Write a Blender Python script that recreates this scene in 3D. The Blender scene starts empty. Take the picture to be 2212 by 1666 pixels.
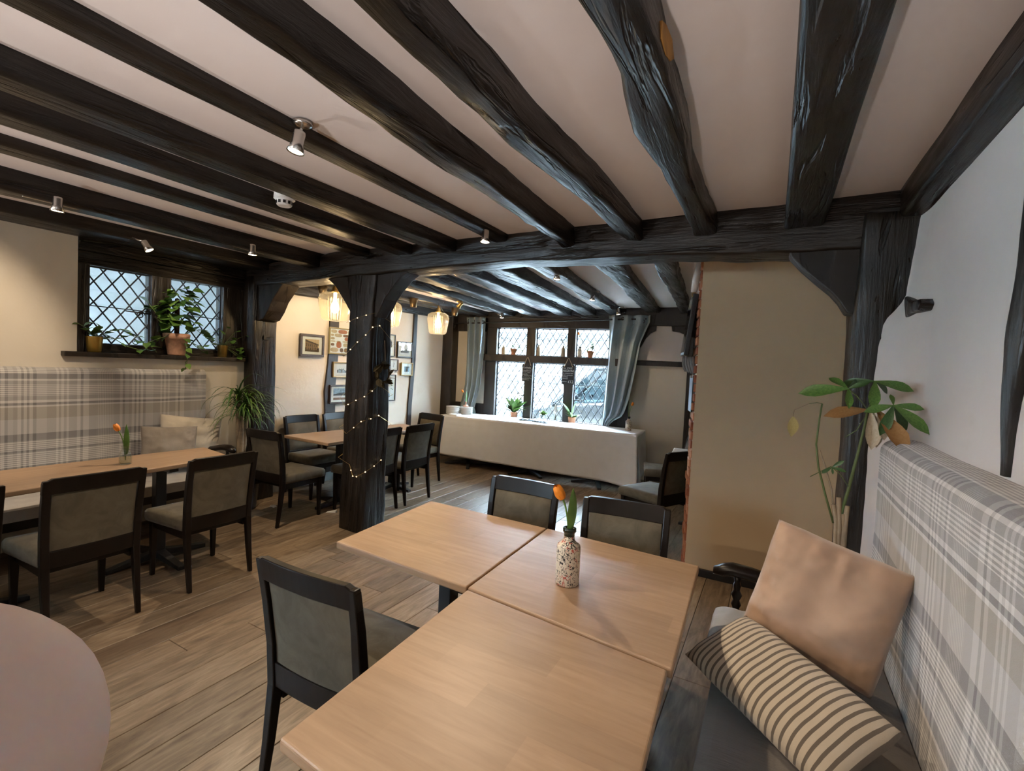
import bpy, bmesh, math, random
from mathutils import Vector, Matrix, Euler, noise
import numpy as np
PI = math.pi
random.seed(7)
S = bpy.context.scene
COL = S.collection
rad = math.radians

# ------------------------------------------------------------------ camera, world, exposure
W_, H_, F_ = 2212, 1666, 1030.0
CAMZ = 1.58
yaw, pitch, roll = rad(28.7), rad(-2.3), rad(2.75)
_f = Vector((-math.sin(yaw) * math.cos(pitch), math.cos(yaw) * math.cos(pitch), math.sin(pitch)))
_r = Vector((math.cos(yaw), math.sin(yaw), 0))
_u = _r.cross(_f)
_r, _u = math.cos(roll) * _r + math.sin(roll) * _u, -math.sin(roll) * _r + math.cos(roll) * _u
camd = bpy.data.cameras.new('camera')
cam = bpy.data.objects.new('camera', camd); COL.objects.link(cam)
camd.sensor_width = 36; camd.lens = F_ / W_ * 36; camd.clip_start = 0.005; camd.clip_end = 200
cam.matrix_world = Matrix(((_r.x, _u.x, -_f.x, 0), (_r.y, _u.y, -_f.y, 0), (_r.z, _u.z, -_f.z, CAMZ), (0, 0, 0, 1)))
S.camera = cam

def ray(x, y): return _r * (x - 1106) + _u * (833 - y) + _f * F_
def onz(x, y, z):
    d = ray(x, y); return Vector((0, 0, CAMZ)) + d * ((z - CAMZ) / d.z)
def ony(x, y, Y):
    d = ray(x, y); return Vector((0, 0, CAMZ)) + d * (Y / d.y)
def onx(x, y, X):
    d = ray(x, y); return Vector((0, 0, CAMZ)) + d * (X / d.x)

S.view_settings.view_transform = 'Standard'; S.view_settings.look = 'None'
S.view_settings.exposure = 0.42; S.view_settings.gamma = 1.0; S.view_settings.use_curve_mapping = False
S.cycles.use_denoising = True; S.cycles.use_adaptive_sampling = True; S.cycles.adaptive_threshold = .015
S.cycles.max_bounces = 8; S.cycles.diffuse_bounces = 5; S.cycles.glossy_bounces = 4
S.cycles.transparent_max_bounces = 16; S.cycles.transmission_bounces = 6
S.cycles.caustics_reflective = False; S.cycles.caustics_refractive = False
S.cycles.sample_clamp_indirect = 30.0

wd = bpy.data.worlds.new('sky'); S.world = wd; wd.use_nodes = True
bg = wd.node_tree.nodes['Background']
bg.inputs['Color'].default_value = (0.64, 0.83, 1.0, 1); bg.inputs['Strength'].default_value = 105.0

FA = rad(5.7)                       # the far wall stands a little askew
FO = Vector((-4.95, 6.75, 0))
FU = Vector((math.cos(FA), math.sin(FA), 0)); FN = Vector((math.sin(FA), -math.cos(FA), 0))
def fpt(u, d, z): return FO + FU * u + FN * d + Vector((0, 0, z))

def spot(loc, target, power, size=105, blend=.55, color=(1, .80, .57), r=.018):
    l = bpy.data.lights.new('spot_lamp', 'SPOT'); l.energy = power; l.color = color; l.spot_size = rad(size); l.spot_blend = blend
    l.shadow_soft_size = r
    o = bpy.data.objects.new('spot_lamp', l); COL.objects.link(o); o.location = loc
    o.rotation_euler = (Vector(target) - Vector(loc)).to_track_quat('-Z', 'Y').to_euler()
    return o

# ------------------------------------------------------------------ materials
def srgb(r, g, b):
    f = lambda c: (c / 255 / 12.92) if c / 255 <= .04045 else ((c / 255 + .055) / 1.055) ** 2.4
    return (f(r), f(g), f(b))
MATS = {}
class NT:
    def __init__(s, name):
        s.m = bpy.data.materials.new(name); s.m.use_nodes = True; s.t = s.m.node_tree; s.n = s.t.nodes
        s.b = s.n['Principled BSDF']; s.out = s.n['Material Output']
    def node(s, ty, **kw):
        n = s.n.new(ty)
        for k, v in kw.items():
            if k.startswith('i_'): n.inputs[k[2:].replace('_', ' ')].default_value = v
            else: setattr(n, k, v)
        return n
    def link(s, a, b): s.t.links.new(a, b)
    def coords(s, kind='Object', scale=(1, 1, 1), rand=False):
        tc = s.node('ShaderNodeTexCoord'); src = tc.outputs[kind]
        if rand:
            oi = s.node('ShaderNodeObjectInfo'); sc = s.node('ShaderNodeVectorMath', operation='SCALE'); cb = s.node('ShaderNodeCombineXYZ')
            s.link(oi.outputs['Random'], cb.inputs[0]); s.link(oi.outputs['Random'], cb.inputs[1]); s.link(oi.outputs['Random'], cb.inputs[2])
            s.link(cb.outputs[0], sc.inputs[0]); sc.inputs['Scale'].default_value = 37
            ad = s.node('ShaderNodeVectorMath', operation='ADD'); s.link(src, ad.inputs[0]); s.link(sc.outputs[0], ad.inputs[1]); src = ad.outputs[0]; s.rand = oi.outputs['Random']
        mp = s.node('ShaderNodeMapping'); mp.inputs['Scale'].default_value = scale; s.link(src, mp.inputs[0]); return mp.outputs[0]
    def noise(s, vec, scale, detail=4, rough=.55, dist=0):
        n = s.node('ShaderNodeTexNoise'); n.inputs['Scale'].default_value = scale; n.inputs['Detail'].default_value = detail
        n.inputs['Roughness'].default_value = rough; n.inputs['Distortion'].default_value = dist; s.link(vec, n.inputs['Vector']); return n.outputs['Fac']
    def ramp(s, fac, stops, interp='LINEAR'):
        r = s.node('ShaderNodeValToRGB'); e = r.color_ramp.elements; r.color_ramp.interpolation = interp
        e[0].position, e[0].color = stops[0][0], (*stops[0][1], 1)
        e[1].position, e[1].color = stops[1][0], (*stops[1][1], 1)
        for p, c in stops[2:]:
            x = e.new(p); x.color = (*c, 1)
        s.link(fac, r.inputs[0]); return r.outputs[0]
    def mix(s, fac, a, b, mode='MIX'):
        m = s.node('ShaderNodeMix', data_type='RGBA', blend_type=mode)
        for sock, v in ((m.inputs[0], fac), (m.inputs[6], a), (m.inputs[7], b)):
            if isinstance(v, bpy.types.NodeSocket): s.link(v, sock)
            elif isinstance(v, (int, float)): sock.default_value = v
            else: sock.default_value = (*v, 1)
        return m.outputs[2]
    def math(s, op, a, b=None, c=None):
        m = s.node('ShaderNodeMath', operation=op)
        for i, v in enumerate((a, b, c)):
            if v is None: continue
            if isinstance(v, bpy.types.NodeSocket): s.link(v, m.inputs[i])
            else: m.inputs[i].default_value = v
        return m.outputs[0]
    def bump(s, h, strength, dist=.01):
        b = s.node('ShaderNodeBump'); b.inputs['Strength'].default_value = strength; b.inputs['Distance'].default_value = dist
        s.link(h, b.inputs['Height']); s.link(b.outputs[0], s.b.inputs['Normal']); return b
    def base(s, c):
        if isinstance(c, bpy.types.NodeSocket): s.link(c, s.b.inputs['Base Color'])
        else: s.b.inputs['Base Color'].default_value = (*c, 1)
    def set(s, **kw):
        for k, v in kw.items(): s.b.inputs[k.replace('_', ' ')].default_value = v
def simple(name, color, rough=.5, metallic=0, var=.12, scale=9, bump=0, bscale=60, spec=.5, coat=0, sheen=0, stretch=(1, 1, 1), trans=0):
    t = NT(name); v = t.coords('Object', stretch)
    n = t.noise(v, scale, 3)
    dark = tuple(c * (1 - var) for c in color); lite = tuple(min(1, c * (1 + var)) for c in color)
    t.base(t.ramp(n, [(.3, dark), (.7, lite)]))
    t.set(Roughness=rough, Metallic=metallic, Specular_IOR_Level=spec, Coat_Weight=coat, Sheen_Weight=sheen, Transmission_Weight=trans)
    if bump: t.bump(t.noise(v, bscale, 4), bump, .004)
    MATS[name] = t.m; return t.m
def timber(name, stretch, base=(.007, .005, .0035), worn=(.024, .016, .010), rough=(.24, .55), bump=1.2):
    t = NT(name); v = t.coords('Object', stretch)
    g = t.noise(v, 26, 6, .6, .6); big = t.noise(t.coords('Object', (1, 1, 1)), 2.2, 3)
    crack = t.ramp(t.noise(v, 11, 4, .5, 1.2), [(.36, (0, 0, 0)), (.43, (1, 1, 1))])
    c = t.mix(t.ramp(t.math('MULTIPLY', g, big), [(.2, (0, 0, 0)), (.42, (1, 1, 1))]), base, worn)
    t.base(t.mix(crack, tuple(x * .4 for x in base), c))
    r = t.node('ShaderNodeMapRange'); t.link(g, r.inputs[0]); r.inputs[1].default_value = .3; r.inputs[2].default_value = .7
    r.inputs[3].default_value = rough[0]; r.inputs[4].default_value = rough[1]; t.link(r.outputs[0], t.b.inputs['Roughness'])
    h = t.math('ADD', t.math('MULTIPLY', g, .5), t.math('MULTIPLY', crack, .6)); h = t.math('ADD', h, t.math('MULTIPLY', t.noise(v, 90, 3), .12))
    t.bump(h, bump, .012); MATS[name] = t.m; return t.m
TX = timber('timber_along_x', (.09, 1, 1)); TY = timber('timber_along_y', (1, .09, 1)); TZ = timber('timber_upright', (1, 1, .09))
TSM = timber('timber_frame', (.5, .5, .12), base=(.016, .011, .008), worn=(.034, .025, .018), rough=(.35, .6), bump=.35)

def plaster(name, c, c2, stain=(.45, .38, .28), amt=.35, bump=.35):
    t = NT(name); v = t.coords('Object')
    n1 = t.noise(v, 1.1, 4, .6); n2 = t.noise(v, 14, 5)
    col = t.mix(t.ramp(n1, [(.35, (0, 0, 0)), (.7, (1, 1, 1))]), c, c2)
    st = t.ramp(t.noise(v, 2.3, 6, .65, .5), [(.60, (0, 0, 0)), (.85, (amt, amt, amt))])
    t.base(t.mix(st, col, stain)); t.set(Roughness=.85, Specular_IOR_Level=.25)
    t.bump(t.math('ADD', t.math('MULTIPLY', n2, .35), t.math('MULTIPLY', t.noise(v, 4, 4), 1.0)), bump, .012)
    MATS[name] = t.m; return t.m
P_WALL = plaster('wall_plaster', (.66, .60, .50), (.70, .645, .55))
P_RIGHT = plaster('wall_plaster_right', (.63, .575, .54), (.67, .615, .58), amt=.3)
P_CEIL = plaster('ceiling_plaster', (.89, .815, .785), (.91, .84, .81), amt=.12, bump=.2)
P_STUB = plaster('wall_plaster_buff', (.50, .375, .24), (.54, .41, .265), amt=.25)
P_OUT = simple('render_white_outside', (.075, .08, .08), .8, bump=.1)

def floor_mat():
    t = NT('oak_planks'); v = t.coords('Object', (1, .10, 1), rand=True)
    ring = t.node('ShaderNodeTexWave', wave_type='BANDS', bands_direction='X', wave_profile='SAW')
    ring.inputs['Scale'].default_value = 9; ring.inputs['Distortion'].default_value = 9; ring.inputs['Detail'].default_value = 3; ring.inputs['Detail Scale'].default_value = 1.3
    t.link(v, ring.inputs['Vector'])
    g = t.noise(v, 34, 6, .65, .4); big = t.noise(v, 3.0, 4, .55); v2 = t.coords('Object', (1, .22, 1), rand=True); g2 = t.noise(v2, 13, 5, .6, 1.8)
    c = t.ramp(t.math('ADD', t.math('MULTIPLY', g, .45), t.math('MULTIPLY', g2, .55)), [(.34, (.062, .039, .022)), (.48, (.155, .108, .065)), (.66, (.265, .203, .134))])
    c = t.mix(t.math('MULTIPLY', ring.outputs['Fac'], .35), c, (.13, .08, .042)); kn = t.ramp(t.noise(t.coords('Object', (1, .5, 1), rand=True), 5.5, 2), [(.70, (0, 0, 0)), (.78, (.8, .8, .8))]); c = t.mix(kn, c, (.045, .025, .014))
    c = t.mix(t.ramp(big, [(.55, (0, 0, 0)), (.75, (.6, .6, .6))]), c, (.105, .060, .032))
    hs = t.node('ShaderNodeHueSaturation'); t.link(c, hs.inputs['Color'])
    t.link(t.math('ADD', t.math('MULTIPLY', t.rand, .55), .78), hs.inputs['Value']); hs.inputs['Saturation'].default_value = .95
    t.base(hs.outputs[0])
    r = t.node('ShaderNodeMapRange'); t.link(g, r.inputs[0]); r.inputs[3].default_value = .5; r.inputs[4].default_value = .32; t.link(r.outputs[0], t.b.inputs['Roughness'])
    t.bump(t.math('ADD', g, t.math('MULTIPLY', ring.outputs['Fac'], .35)), .35, .003); MATS['oak'] = t.m; return t.m
OAK = floor_mat()

def beech(name, axis):
    t = NT(name); v = t.coords('Object', (.10, 1, 1) if axis == 'x' else (1, .10, 1))
    sp = t.node('ShaderNodeSeparateXYZ'); tc = t.node('ShaderNodeTexCoord'); t.link(tc.outputs['Object'], sp.inputs[0])
    a, bb = ('Y', 'X') if axis == 'x' else ('X', 'Y')
    row = t.math('FLOOR', t.math('MULTIPLY', sp.outputs[a], 9.5))
    seg = t.math('FLOOR', t.math('ADD', t.math('MULTIPLY', sp.outputs[bb], 2.2), t.math('MULTIPLY', row, .37)))
    cb = t.node('ShaderNodeCombineXYZ'); t.link(row, cb.inputs[0]); t.link(seg, cb.inputs[1])
    wn = t.node('ShaderNodeTexWhiteNoise', noise_dimensions='2D'); t.link(cb.outputs[0], wn.inputs['Vector'])
    g = t.noise(v, 45, 5, .6, .5); big = t.noise(v, 6, 4, .6, 1.5)
    c = t.ramp(g, [(.3, (.315, .202, .120)), (.7, (.39, .262, .163))])
    c = t.mix(t.ramp(big, [(.60, (0, 0, 0)), (.72, (.35, .35, .35))]), c, (.30, .18, .10))
    hs = t.node('ShaderNodeHueSaturation'); t.link(c, hs.inputs['Color']); t.link(t.math('ADD', t.math('MULTIPLY', wn.outputs['Value'], .16), .92), hs.inputs['Value'])
    t.base(hs.outputs[0]); t.set(Roughness=.42, Specular_IOR_Level=.4); t.bump(g, .05, .002); MATS[name] = t.m; return t.m
BX = beech('beech_along_x', 'x'); BY = beech('beech_along_y', 'y')

WENGE = simple('chair_wood_dark', (.0075, .0045, .003), .34, var=.35, scale=12, stretch=(1, 1, .2), coat=.0, spec=.25)
BLACKM = simple('black_cast_iron', (.012, .012, .013), .42)
def velvet(name, c, c2):
    t = NT(name); v = t.coords('Object')
    n = t.noise(v, 9, 4, .6, 1.0); f = t.noise(v, 260, 2)
    t.base(t.ramp(n, [(.35, c), (.65, c2)])); t.set(Roughness=.8, Sheen_Weight=.12, Sheen_Roughness=.4, Specular_IOR_Level=.2)
    t.b.inputs['Sheen Tint'].default_value = (.8, .85, .9, 1)
    t.bump(t.math('ADD', t.math('MULTIPLY', f, .3), n), .25, .004); MATS[name] = t.m; return t.m
FABRIC = velvet('taupe_velvet', (.090, .077, .052), (.130, .111, .077))

def tartan(name):
    t = NT(name); uv = t.node('ShaderNodeTexCoord').outputs['UV']; sp = t.node('ShaderNodeSeparateXYZ'); t.link(uv, sp.inputs[0])
    D, M_, T_, L_, G_ = (.12, .12, .13), (.27, .26, .255), (.32, .29, .24), (.62, .60, .58), (.45, .44, .435)
    v = t.math('FRACT', t.math('DIVIDE', sp.outputs['Y'], .70)); u = t.math('FRACT', t.math('DIVIDE', sp.outputs['X'], .72))
    vs = [(0, M_), (.002, M_), (.145, D), (.207, L_), (.226, M_), (.262, M_), (.39, M_), (.435, L_), (.463, D), (.492, L_), (.51, T_), (.638, G_), (.80, D), (.875, M_), (.975, D)]
    cv = t.ramp(v, vs, 'CONSTANT')
    fine = t.ramp(v, [(0, (1, 1, 1)), (.145, (0, 0, 0)), (.262, (1, 1, 1)), (.39, (0, 0, 0)), (.875, (1, 1, 1)), (.975, (0, 0, 0))], 'CONSTANT')
    ln = t.math('GREATER_THAN', t.math('FRACT', t.math('MULTIPLY', v, 48)), .5)
    cv = t.mix(t.math('MULTIPLY', fine, ln), cv, (.66, .64, .61))
    cu = t.ramp(u, [(0, M_), (.03, L_), (.055, D), (.075, L_), (.10, D), (.12, L_), (.145, D), (.175, G_), (.255, M_), (.335, L_), (.355, M_), (.375, L_), (.395, M_), (.42, L_), (.44, M_),
                    (.51, L_), (.54, D), (.565, L_), (.615, M_), (.69, M_), (.85, M_), (.91, L_), (.935, D), (.96, G_)], 'CONSTANT')
    fu = t.math('MULTIPLY', t.ramp(u, [(0, (0, 0, 0)), (.69, (1, 1, 1)), (.85, (0, 0, 0))], 'CONSTANT'), t.math('GREATER_THAN', t.math('FRACT', t.math('MULTIPLY', u, 62)), .55))
    cu = t.mix(fu, cu, (.60, .57, .53))
    c = t.mix(.36, cv, cu); wv = t.noise(t.coords('UV'), 420, 2)
    t.base(t.mix(t.math('MULTIPLY', wv, .25), c, (.7, .68, .64))); t.set(Roughness=.9, Sheen_Weight=.2, Specular_IOR_Level=.15); t.bump(wv, .3, .002)
    MATS[name] = t.m; return t.m
TARTAN = tartan('grey_tartan_wool')

CREAM = simple('cream_linen', (.62, .55, .43), .9, var=.08, bump=.3, bscale=180, sheen=.2)
GREYC = simple('grey_taupe_weave', (.29, .25, .205), .9, bump=.4, bscale=220, sheen=.2)
TAN = simple('tan_velvet', (.40, .255, .165), .8, var=.16, scale=5, bump=.25, bscale=25, sheen=.45)
SEATC = simple('seat_pad_cover', (.36, .34, .32), .9, var=.1, bump=.3, bscale=160)
def striped():
    t = NT('striped_linen'); uv = t.node('ShaderNodeTexCoord').outputs['UV']; sp = t.node('ShaderNodeSeparateXYZ'); t.link(uv, sp.inputs[0])
    s = t.math('GREATER_THAN', t.math('FRACT', t.math('MULTIPLY', sp.outputs['X'], 23)), .64)
    w = t.noise(t.coords('UV'), 300, 2)
    t.base(t.mix(t.math('MULTIPLY', s, .92), (.56, .49, .39), (.12, .10, .085))); t.set(Roughness=.92, Specular_IOR_Level=.15, Sheen_Weight=.2); t.bump(w, .35, .002); MATS['striped'] = t.m; return t.m
STRIPE = striped()
LINEN = simple('white_tablecloth', (.74, .755, .78), .85, var=.03, bump=.15, bscale=12, sheen=.1)
CURT = simple('grey_blue_satin_curtain', (.25, .325, .35), .5, var=.06, sheen=.5)
STEEL = simple('brushed_nickel', (.55, .53, .50), .25, metallic=1, var=.08)
BRASS = simple('brass', (.62, .43, .16), .28, metallic=1, var=.08)
BRONZE = simple('bronze_cup', (.14, .105, .065), .4, metallic=.8)
IRON = simple('wrought_iron', (.015, .014, .014), .5)
LEAD = simple('lead_came', (.030, .035, .045), .5, metallic=.3)
WHITEP = simple('white_plastic', (.75, .74, .72), .4, var=.03)
CHINA = simple('white_china', (.8, .79, .76), .12, var=.02)
PAPER = simple('white_paper', (.78, .77, .74), .8, var=.02)
TERRA = simple('terracotta', (.38, .155, .075), .8, var=.2, bump=.2)
TERRAW = simple('terracotta_limewashed', (.48, .27, .18), .85, var=.35, scale=14, bump=.2)
STONEW = simple('stoneware', (.40, .33, .22), .45, var=.15)
SOIL = simple('soil', (.02, .014, .01), .95, bump=1, bscale=90)
CHALKB = simple('chalkboard', (.016, .017, .019), .6)
CHALK = simple('chalk', (.72, .72, .72), .9, var=.1)
ROPE = simple('jute_rope', (.48, .36, .24), .9)
def leafm(name, c, c2, rough=.4):
    t = NT(name); n = t.noise(t.coords('Object', rand=True), 18, 3)
    t.base(t.ramp(n, [(.3, c), (.7, c2)])); t.set(Roughness=rough, Specular_IOR_Level=.45); MATS[name] = t.m; return t.m
LEAF = leafm('leaf_green', (.05, .125, .022), (.11, .21, .04)); LEAFD = leafm('leaf_dark', (.025, .075, .02), (.05, .12, .03))
LEAFL = leafm('leaf_light', (.10, .21, .04), (.17, .29, .06)); LEAFDRY = leafm('leaf_dry_brown', (.30, .15, .05), (.36, .20, .07), .7)
LEAFPALE = leafm('leaf_withered_pale', (.50, .42, .30), (.60, .52, .40), .8)
LEAFWR = leafm('leaf_wreath', (.06, .05, .022), (.12, .095, .04), .7)
STEMG = simple('stem_green', (.09, .13, .04), .6); STEMB = simple('stem_brown', (.13, .09, .05), .8, bump=.6, bscale=70); CANE = simple('cane_trunk', (.27, .21, .14), .85, var=.3, bump=.5, bscale=50)
MOSS = simple('moss_pole', (.035, .022, .012), .95, bump=1, bscale=120)
TULIP = simple('tulip_orange', (.85, .27, .02), .45, var=.2, scale=20)
def glassy(name, tint, rough=.02, gloss=.5):
    t = NT(name); tr = t.node('ShaderNodeBsdfTransparent'); tr.inputs[0].default_value = (*tint, 1)
    gl = t.node('ShaderNodeBsdfGlossy'); gl.inputs['Roughness'].default_value = rough
    lw = t.node('ShaderNodeLayerWeight'); lw.inputs[0].default_value = .5      # Schlick reflectance, the same from both sides
    fr = t.math('MULTIPLY_ADD', t.math('POWER', lw.outputs['Facing'], 5), .85, .04)
    mx = t.node('ShaderNodeMixShader'); t.link(t.math('MULTIPLY', fr, gloss * 2), mx.inputs[0]); t.link(tr.outputs[0], mx.inputs[1]); t.link(gl.outputs[0], mx.inputs[2])
    t.link(mx.outputs[0], t.out.inputs[0]); MATS[name] = t.m; return t.m
PANE = glassy('window_glass', (.93, .965, .97)); AMBER = glassy('smoky_ribbed_glass', (.80, .70, .52), .05, .7); CLEAR = glassy('clear_glass', (.93, .95, .93), .02, .8); CARGL = glassy('car_glass', (.22, .27, .29), .02, .7)
WATER = glassy('water', (.90, .93, .90), .01, .6)
def fluted(name, tint, scatter):
    m = glassy(name, tint, .06, .7); t = m.node_tree; out = t.nodes['Material Output']; src = out.inputs[0].links[0].from_socket
    tl = t.nodes.new('ShaderNodeBsdfTranslucent'); tl.inputs[0].default_value = (.85, .78, .64, 1); mx = t.nodes.new('ShaderNodeMixShader'); mx.inputs[0].default_value = scatter
    t.links.new(src, mx.inputs[1]); t.links.new(tl.outputs[0], mx.inputs[2]); t.links.new(mx.outputs[0], out.inputs[0]); return m
AMBER = fluted('ribbed_glass', (.90, .84, .72), .06)
def emis(name, c, s):
    t = NT(name); t.base((.8, .8, .8)); t.b.inputs['Emission Color'].default_value = (*c, 1); t.set(Emission_Strength=s); MATS[name] = t.m; return t.m
LENS = emis('lit_lamp_face', (1, .86, .66), 14); BULB = emis('lit_bulb', (1, .74, .42), 45); FAIRY = emis('fairy_bulb', (1, .72, .35), 5)
BRICK = [simple('brick_a', (.30, .105, .045), .9, var=.25, bump=.8, bscale=60), simple('brick_b', (.36, .15, .07), .9, var=.25, bump=.8, bscale=60), simple('brick_c', (.24, .075, .035), .9, var=.25, bump=.8, bscale=60)]
MORTAR = simple('lime_mortar', (.55, .48, .38), .95, bump=.8, bscale=80)
def doodle():
    t = NT('doodled_bottle'); v = t.coords('Object')
    c = (.62, .55, .43)
    w1 = t.math('ABSOLUTE', t.math('SUBTRACT', t.noise(v, 42, 2, .5, 1.6), .5)); k = t.math('LESS_THAN', w1, .034)
    m1 = t.math('MULTIPLY', k, t.math('GREATER_THAN', t.noise(v, 17, 1), .41))
    w2 = t.math('ABSOLUTE', t.math('SUBTRACT', t.noise(t.coords('Object', (1, 1, .45)), 55, 1, .5, 1), .52)); m2 = t.math('MULTIPLY', t.math('LESS_THAN', w2, .02), t.math('GREATER_THAN', t.noise(v, 13, 1, .5), .51))
    t.base(t.mix(m2, t.mix(m1, c, (.02, .02, .02)), (.45, .07, .04))); t.set(Roughness=.35); MATS['doodle'] = t.m; return t.m
DOODLE = doodle()
SKIN = NT('skin'); SKIN.base(SKIN.ramp(SKIN.noise(SKIN.coords('Object'), 60, 3), [(.3, (.56, .42, .355)), (.7, (.60, .455, .39))])); SKIN.set(Roughness=.55, Subsurface_Weight=.3, Subsurface_Scale=.01)
SKIN.b.inputs['Subsurface Radius'].default_value = (1, .35, .2); SKIN = SKIN.m
SLEEVE = simple('navy_sleeve', (.03, .035, .06), .9)
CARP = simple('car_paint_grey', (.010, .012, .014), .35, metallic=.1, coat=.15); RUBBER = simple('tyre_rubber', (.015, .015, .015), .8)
DARKGL = simple('dark_window', (.012, .018, .022), .3); ASPH = simple('asphalt', (.40, .40, .40), .9, bump=.4)
WBOARD = simple('white_weatherboard', (.40, .44, .49), .7, var=.06, scale=3, bump=.1)

# ------------------------------------------------------------------ mesh builder
class MB:
    def __init__(s): s.v, s.f, s.mi, s.uv = [], [], [], {}
    def add(s, vs, fs, mi=0):
        o = len(s.v); s.v += [tuple(p) for p in vs]
        for f in fs: s.f.append(tuple(i + o for i in f)); s.mi.append(mi)
        return s
    def box(s, x0, x1, y0, y1, z0, z1, mi=0):
        return s.add([(x, y, z) for z in (z0, z1) for y in (y0, y1) for x in (x0, x1)],
                     [(0, 2, 3, 1), (4, 5, 7, 6), (0, 1, 5, 4), (2, 6, 7, 3), (0, 4, 6, 2), (1, 3, 7, 5)], mi)
    def obox(s, c, size, R=None, mi=0):
        R = R or Matrix.Identity(3); h = [x / 2 for x in size]
        vs = [Vector(c) + R @ Vector((a * h[0], b * h[1], d * h[2])) for d in (-1, 1) for b in (-1, 1) for a in (-1, 1)]
        return s.add(vs, [(0, 2, 3, 1), (4, 5, 7, 6), (0, 1, 5, 4), (2, 6, 7, 3), (0, 4, 6, 2), (1, 3, 7, 5)], mi)
    def hexa(s, bot, top, mi=0):      # two quads, same winding (ccw from above)
        return s.add(list(bot) + list(top), [(3, 2, 1, 0), (4, 5, 6, 7), (0, 1, 5, 4), (1, 2, 6, 5), (2, 3, 7, 6), (3, 0, 4, 7)], mi)
    def tube(s, pts, r, n=8, mi=0, cap=True, closed=False, flat=None):
        pts = [Vector(p) for p in pts]; N = len(pts); rs = r if isinstance(r, (list, tuple)) else [r] * N
        vs, fs = [], []; pu = None
        for i, p in enumerate(pts):
            a = pts[(i - 1) % N] if (closed or i > 0) else p; b = pts[(i + 1) % N] if (closed or i < N - 1) else p
            d = (b - a).normalized() if (b - a).length > 1e-9 else Vector((0, 0, 1))
            if pu is None: pu = Vector((0, 0, 1)) if abs(d.z) < .9 else Vector((1, 0, 0))
            w = d.cross(pu).normalized(); pu = w.cross(d).normalized()
            for k in range(n):
                t = 2 * PI * k / n; fl = flat or 1
                vs.append(p + (w * math.cos(t) + pu * math.sin(t) * fl) * rs[i])
        for i in range(N if closed else N - 1):
            for k in range(n):
                a, b = i * n + k, i * n + (k + 1) % n; c, d = ((i + 1) % N) * n + (k + 1) % n, ((i + 1) % N) * n + k
                fs.append((a, b, c, d))
        if cap and not closed: fs.append(tuple(reversed(range(n)))); fs.append(tuple(range((N - 1) * n, N * n)))
        return s.add(vs, fs, mi)
    def lathe(s, prof, n=24, c=(0, 0, 0), mi=0, ribs=0, ramp=0, cap=True):
        vs, fs = [], []
        for r, z in prof:
            for k in range(n):
                t = 2 * PI * k / n; rr = r * (1 + (ramp * math.cos(ribs * t) if ribs else 0))
                vs.append((c[0] + rr * math.cos(t), c[1] + rr * math.sin(t), c[2] + z))
        for i in range(len(prof) - 1):
            for k in range(n): fs.append((i * n + k, i * n + (k + 1) % n, (i + 1) * n + (k + 1) % n, (i + 1) * n + k))
        if cap:
            if prof[0][0] > 1e-6: fs.append(tuple(reversed(range(n))))
            if prof[-1][0] > 1e-6: fs.append(tuple(range((len(prof) - 1) * n, len(prof) * n)))
        return s.add(vs, fs, mi)
    def prism(s, poly, ax, a, b, mi=0):       # polygon in the two other axes, extruded along ax from a to b
        def P(p, t): return {'x': (t, p[0], p[1]), 'y': (p[0], t, p[1]), 'z': (p[0], p[1], t)}[ax]
        n = len(poly); vs = [P(p, a) for p in poly] + [P(p, b) for p in poly]
        return s.add(vs, [tuple(range(n)), tuple(reversed(range(n, 2 * n)))] + [(i, i + n, (i + 1) % n + n, (i + 1) % n) for i in range(n)], mi)
    def grid(s, fn, nu, nv, mi=0, uvfn=None, closed=False):
        o = len(s.v); vs = [fn(i / nu, j / nv) for j in range(nv + 1) for i in range(nu + 1)]
        fs = [(j * (nu + 1) + i, j * (nu + 1) + i + 1, (j + 1) * (nu + 1) + i + 1, (j + 1) * (nu + 1) + i) for j in range(nv) for i in range(nu)]
        if uvfn:
            for j in range(nv + 1):
                for i in range(nu + 1): s.uv[o + j * (nu + 1) + i] = uvfn(i / nu, j / nv)
        return s.add(vs, fs, mi)
    def mesh(s, name, smooth=False, fix=True):
        me = bpy.data.meshes.new(name); me.from_pydata(s.v, [], s.f)
        if s.uv:
            l = me.uv_layers.new(name='UVMap'); vi = np.empty(len(me.loops), np.int32); me.loops.foreach_get('vertex_index', vi)
            tab = np.zeros((len(s.v), 2), np.float32)
            for k, q in s.uv.items(): tab[k] = q
            l.data.foreach_set('uv', tab[vi].ravel())
        if any(s.mi): me.polygons.foreach_set('material_index', s.mi)
        if fix:
            b = bmesh.new(); b.from_mesh(me); bmesh.ops.recalc_face_normals(b, faces=b.faces); b.to_mesh(me); b.free()
        if smooth: me.polygons.foreach_set('use_smooth', [True] * len(me.polygons))
        return me
    def build(s, name, mat, parent=None, smooth=False, bevel=0, seg=2, sub=0, solid=0, fix=True, loc=None, rot=None):
        me = s.mesh(name, smooth or bevel > 0 and False, fix)
        for m in (mat if isinstance(mat, (list, tuple)) else [mat]): me.materials.append(m)
        return link(name, me, parent, bevel, seg, sub, solid, loc, rot)
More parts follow.
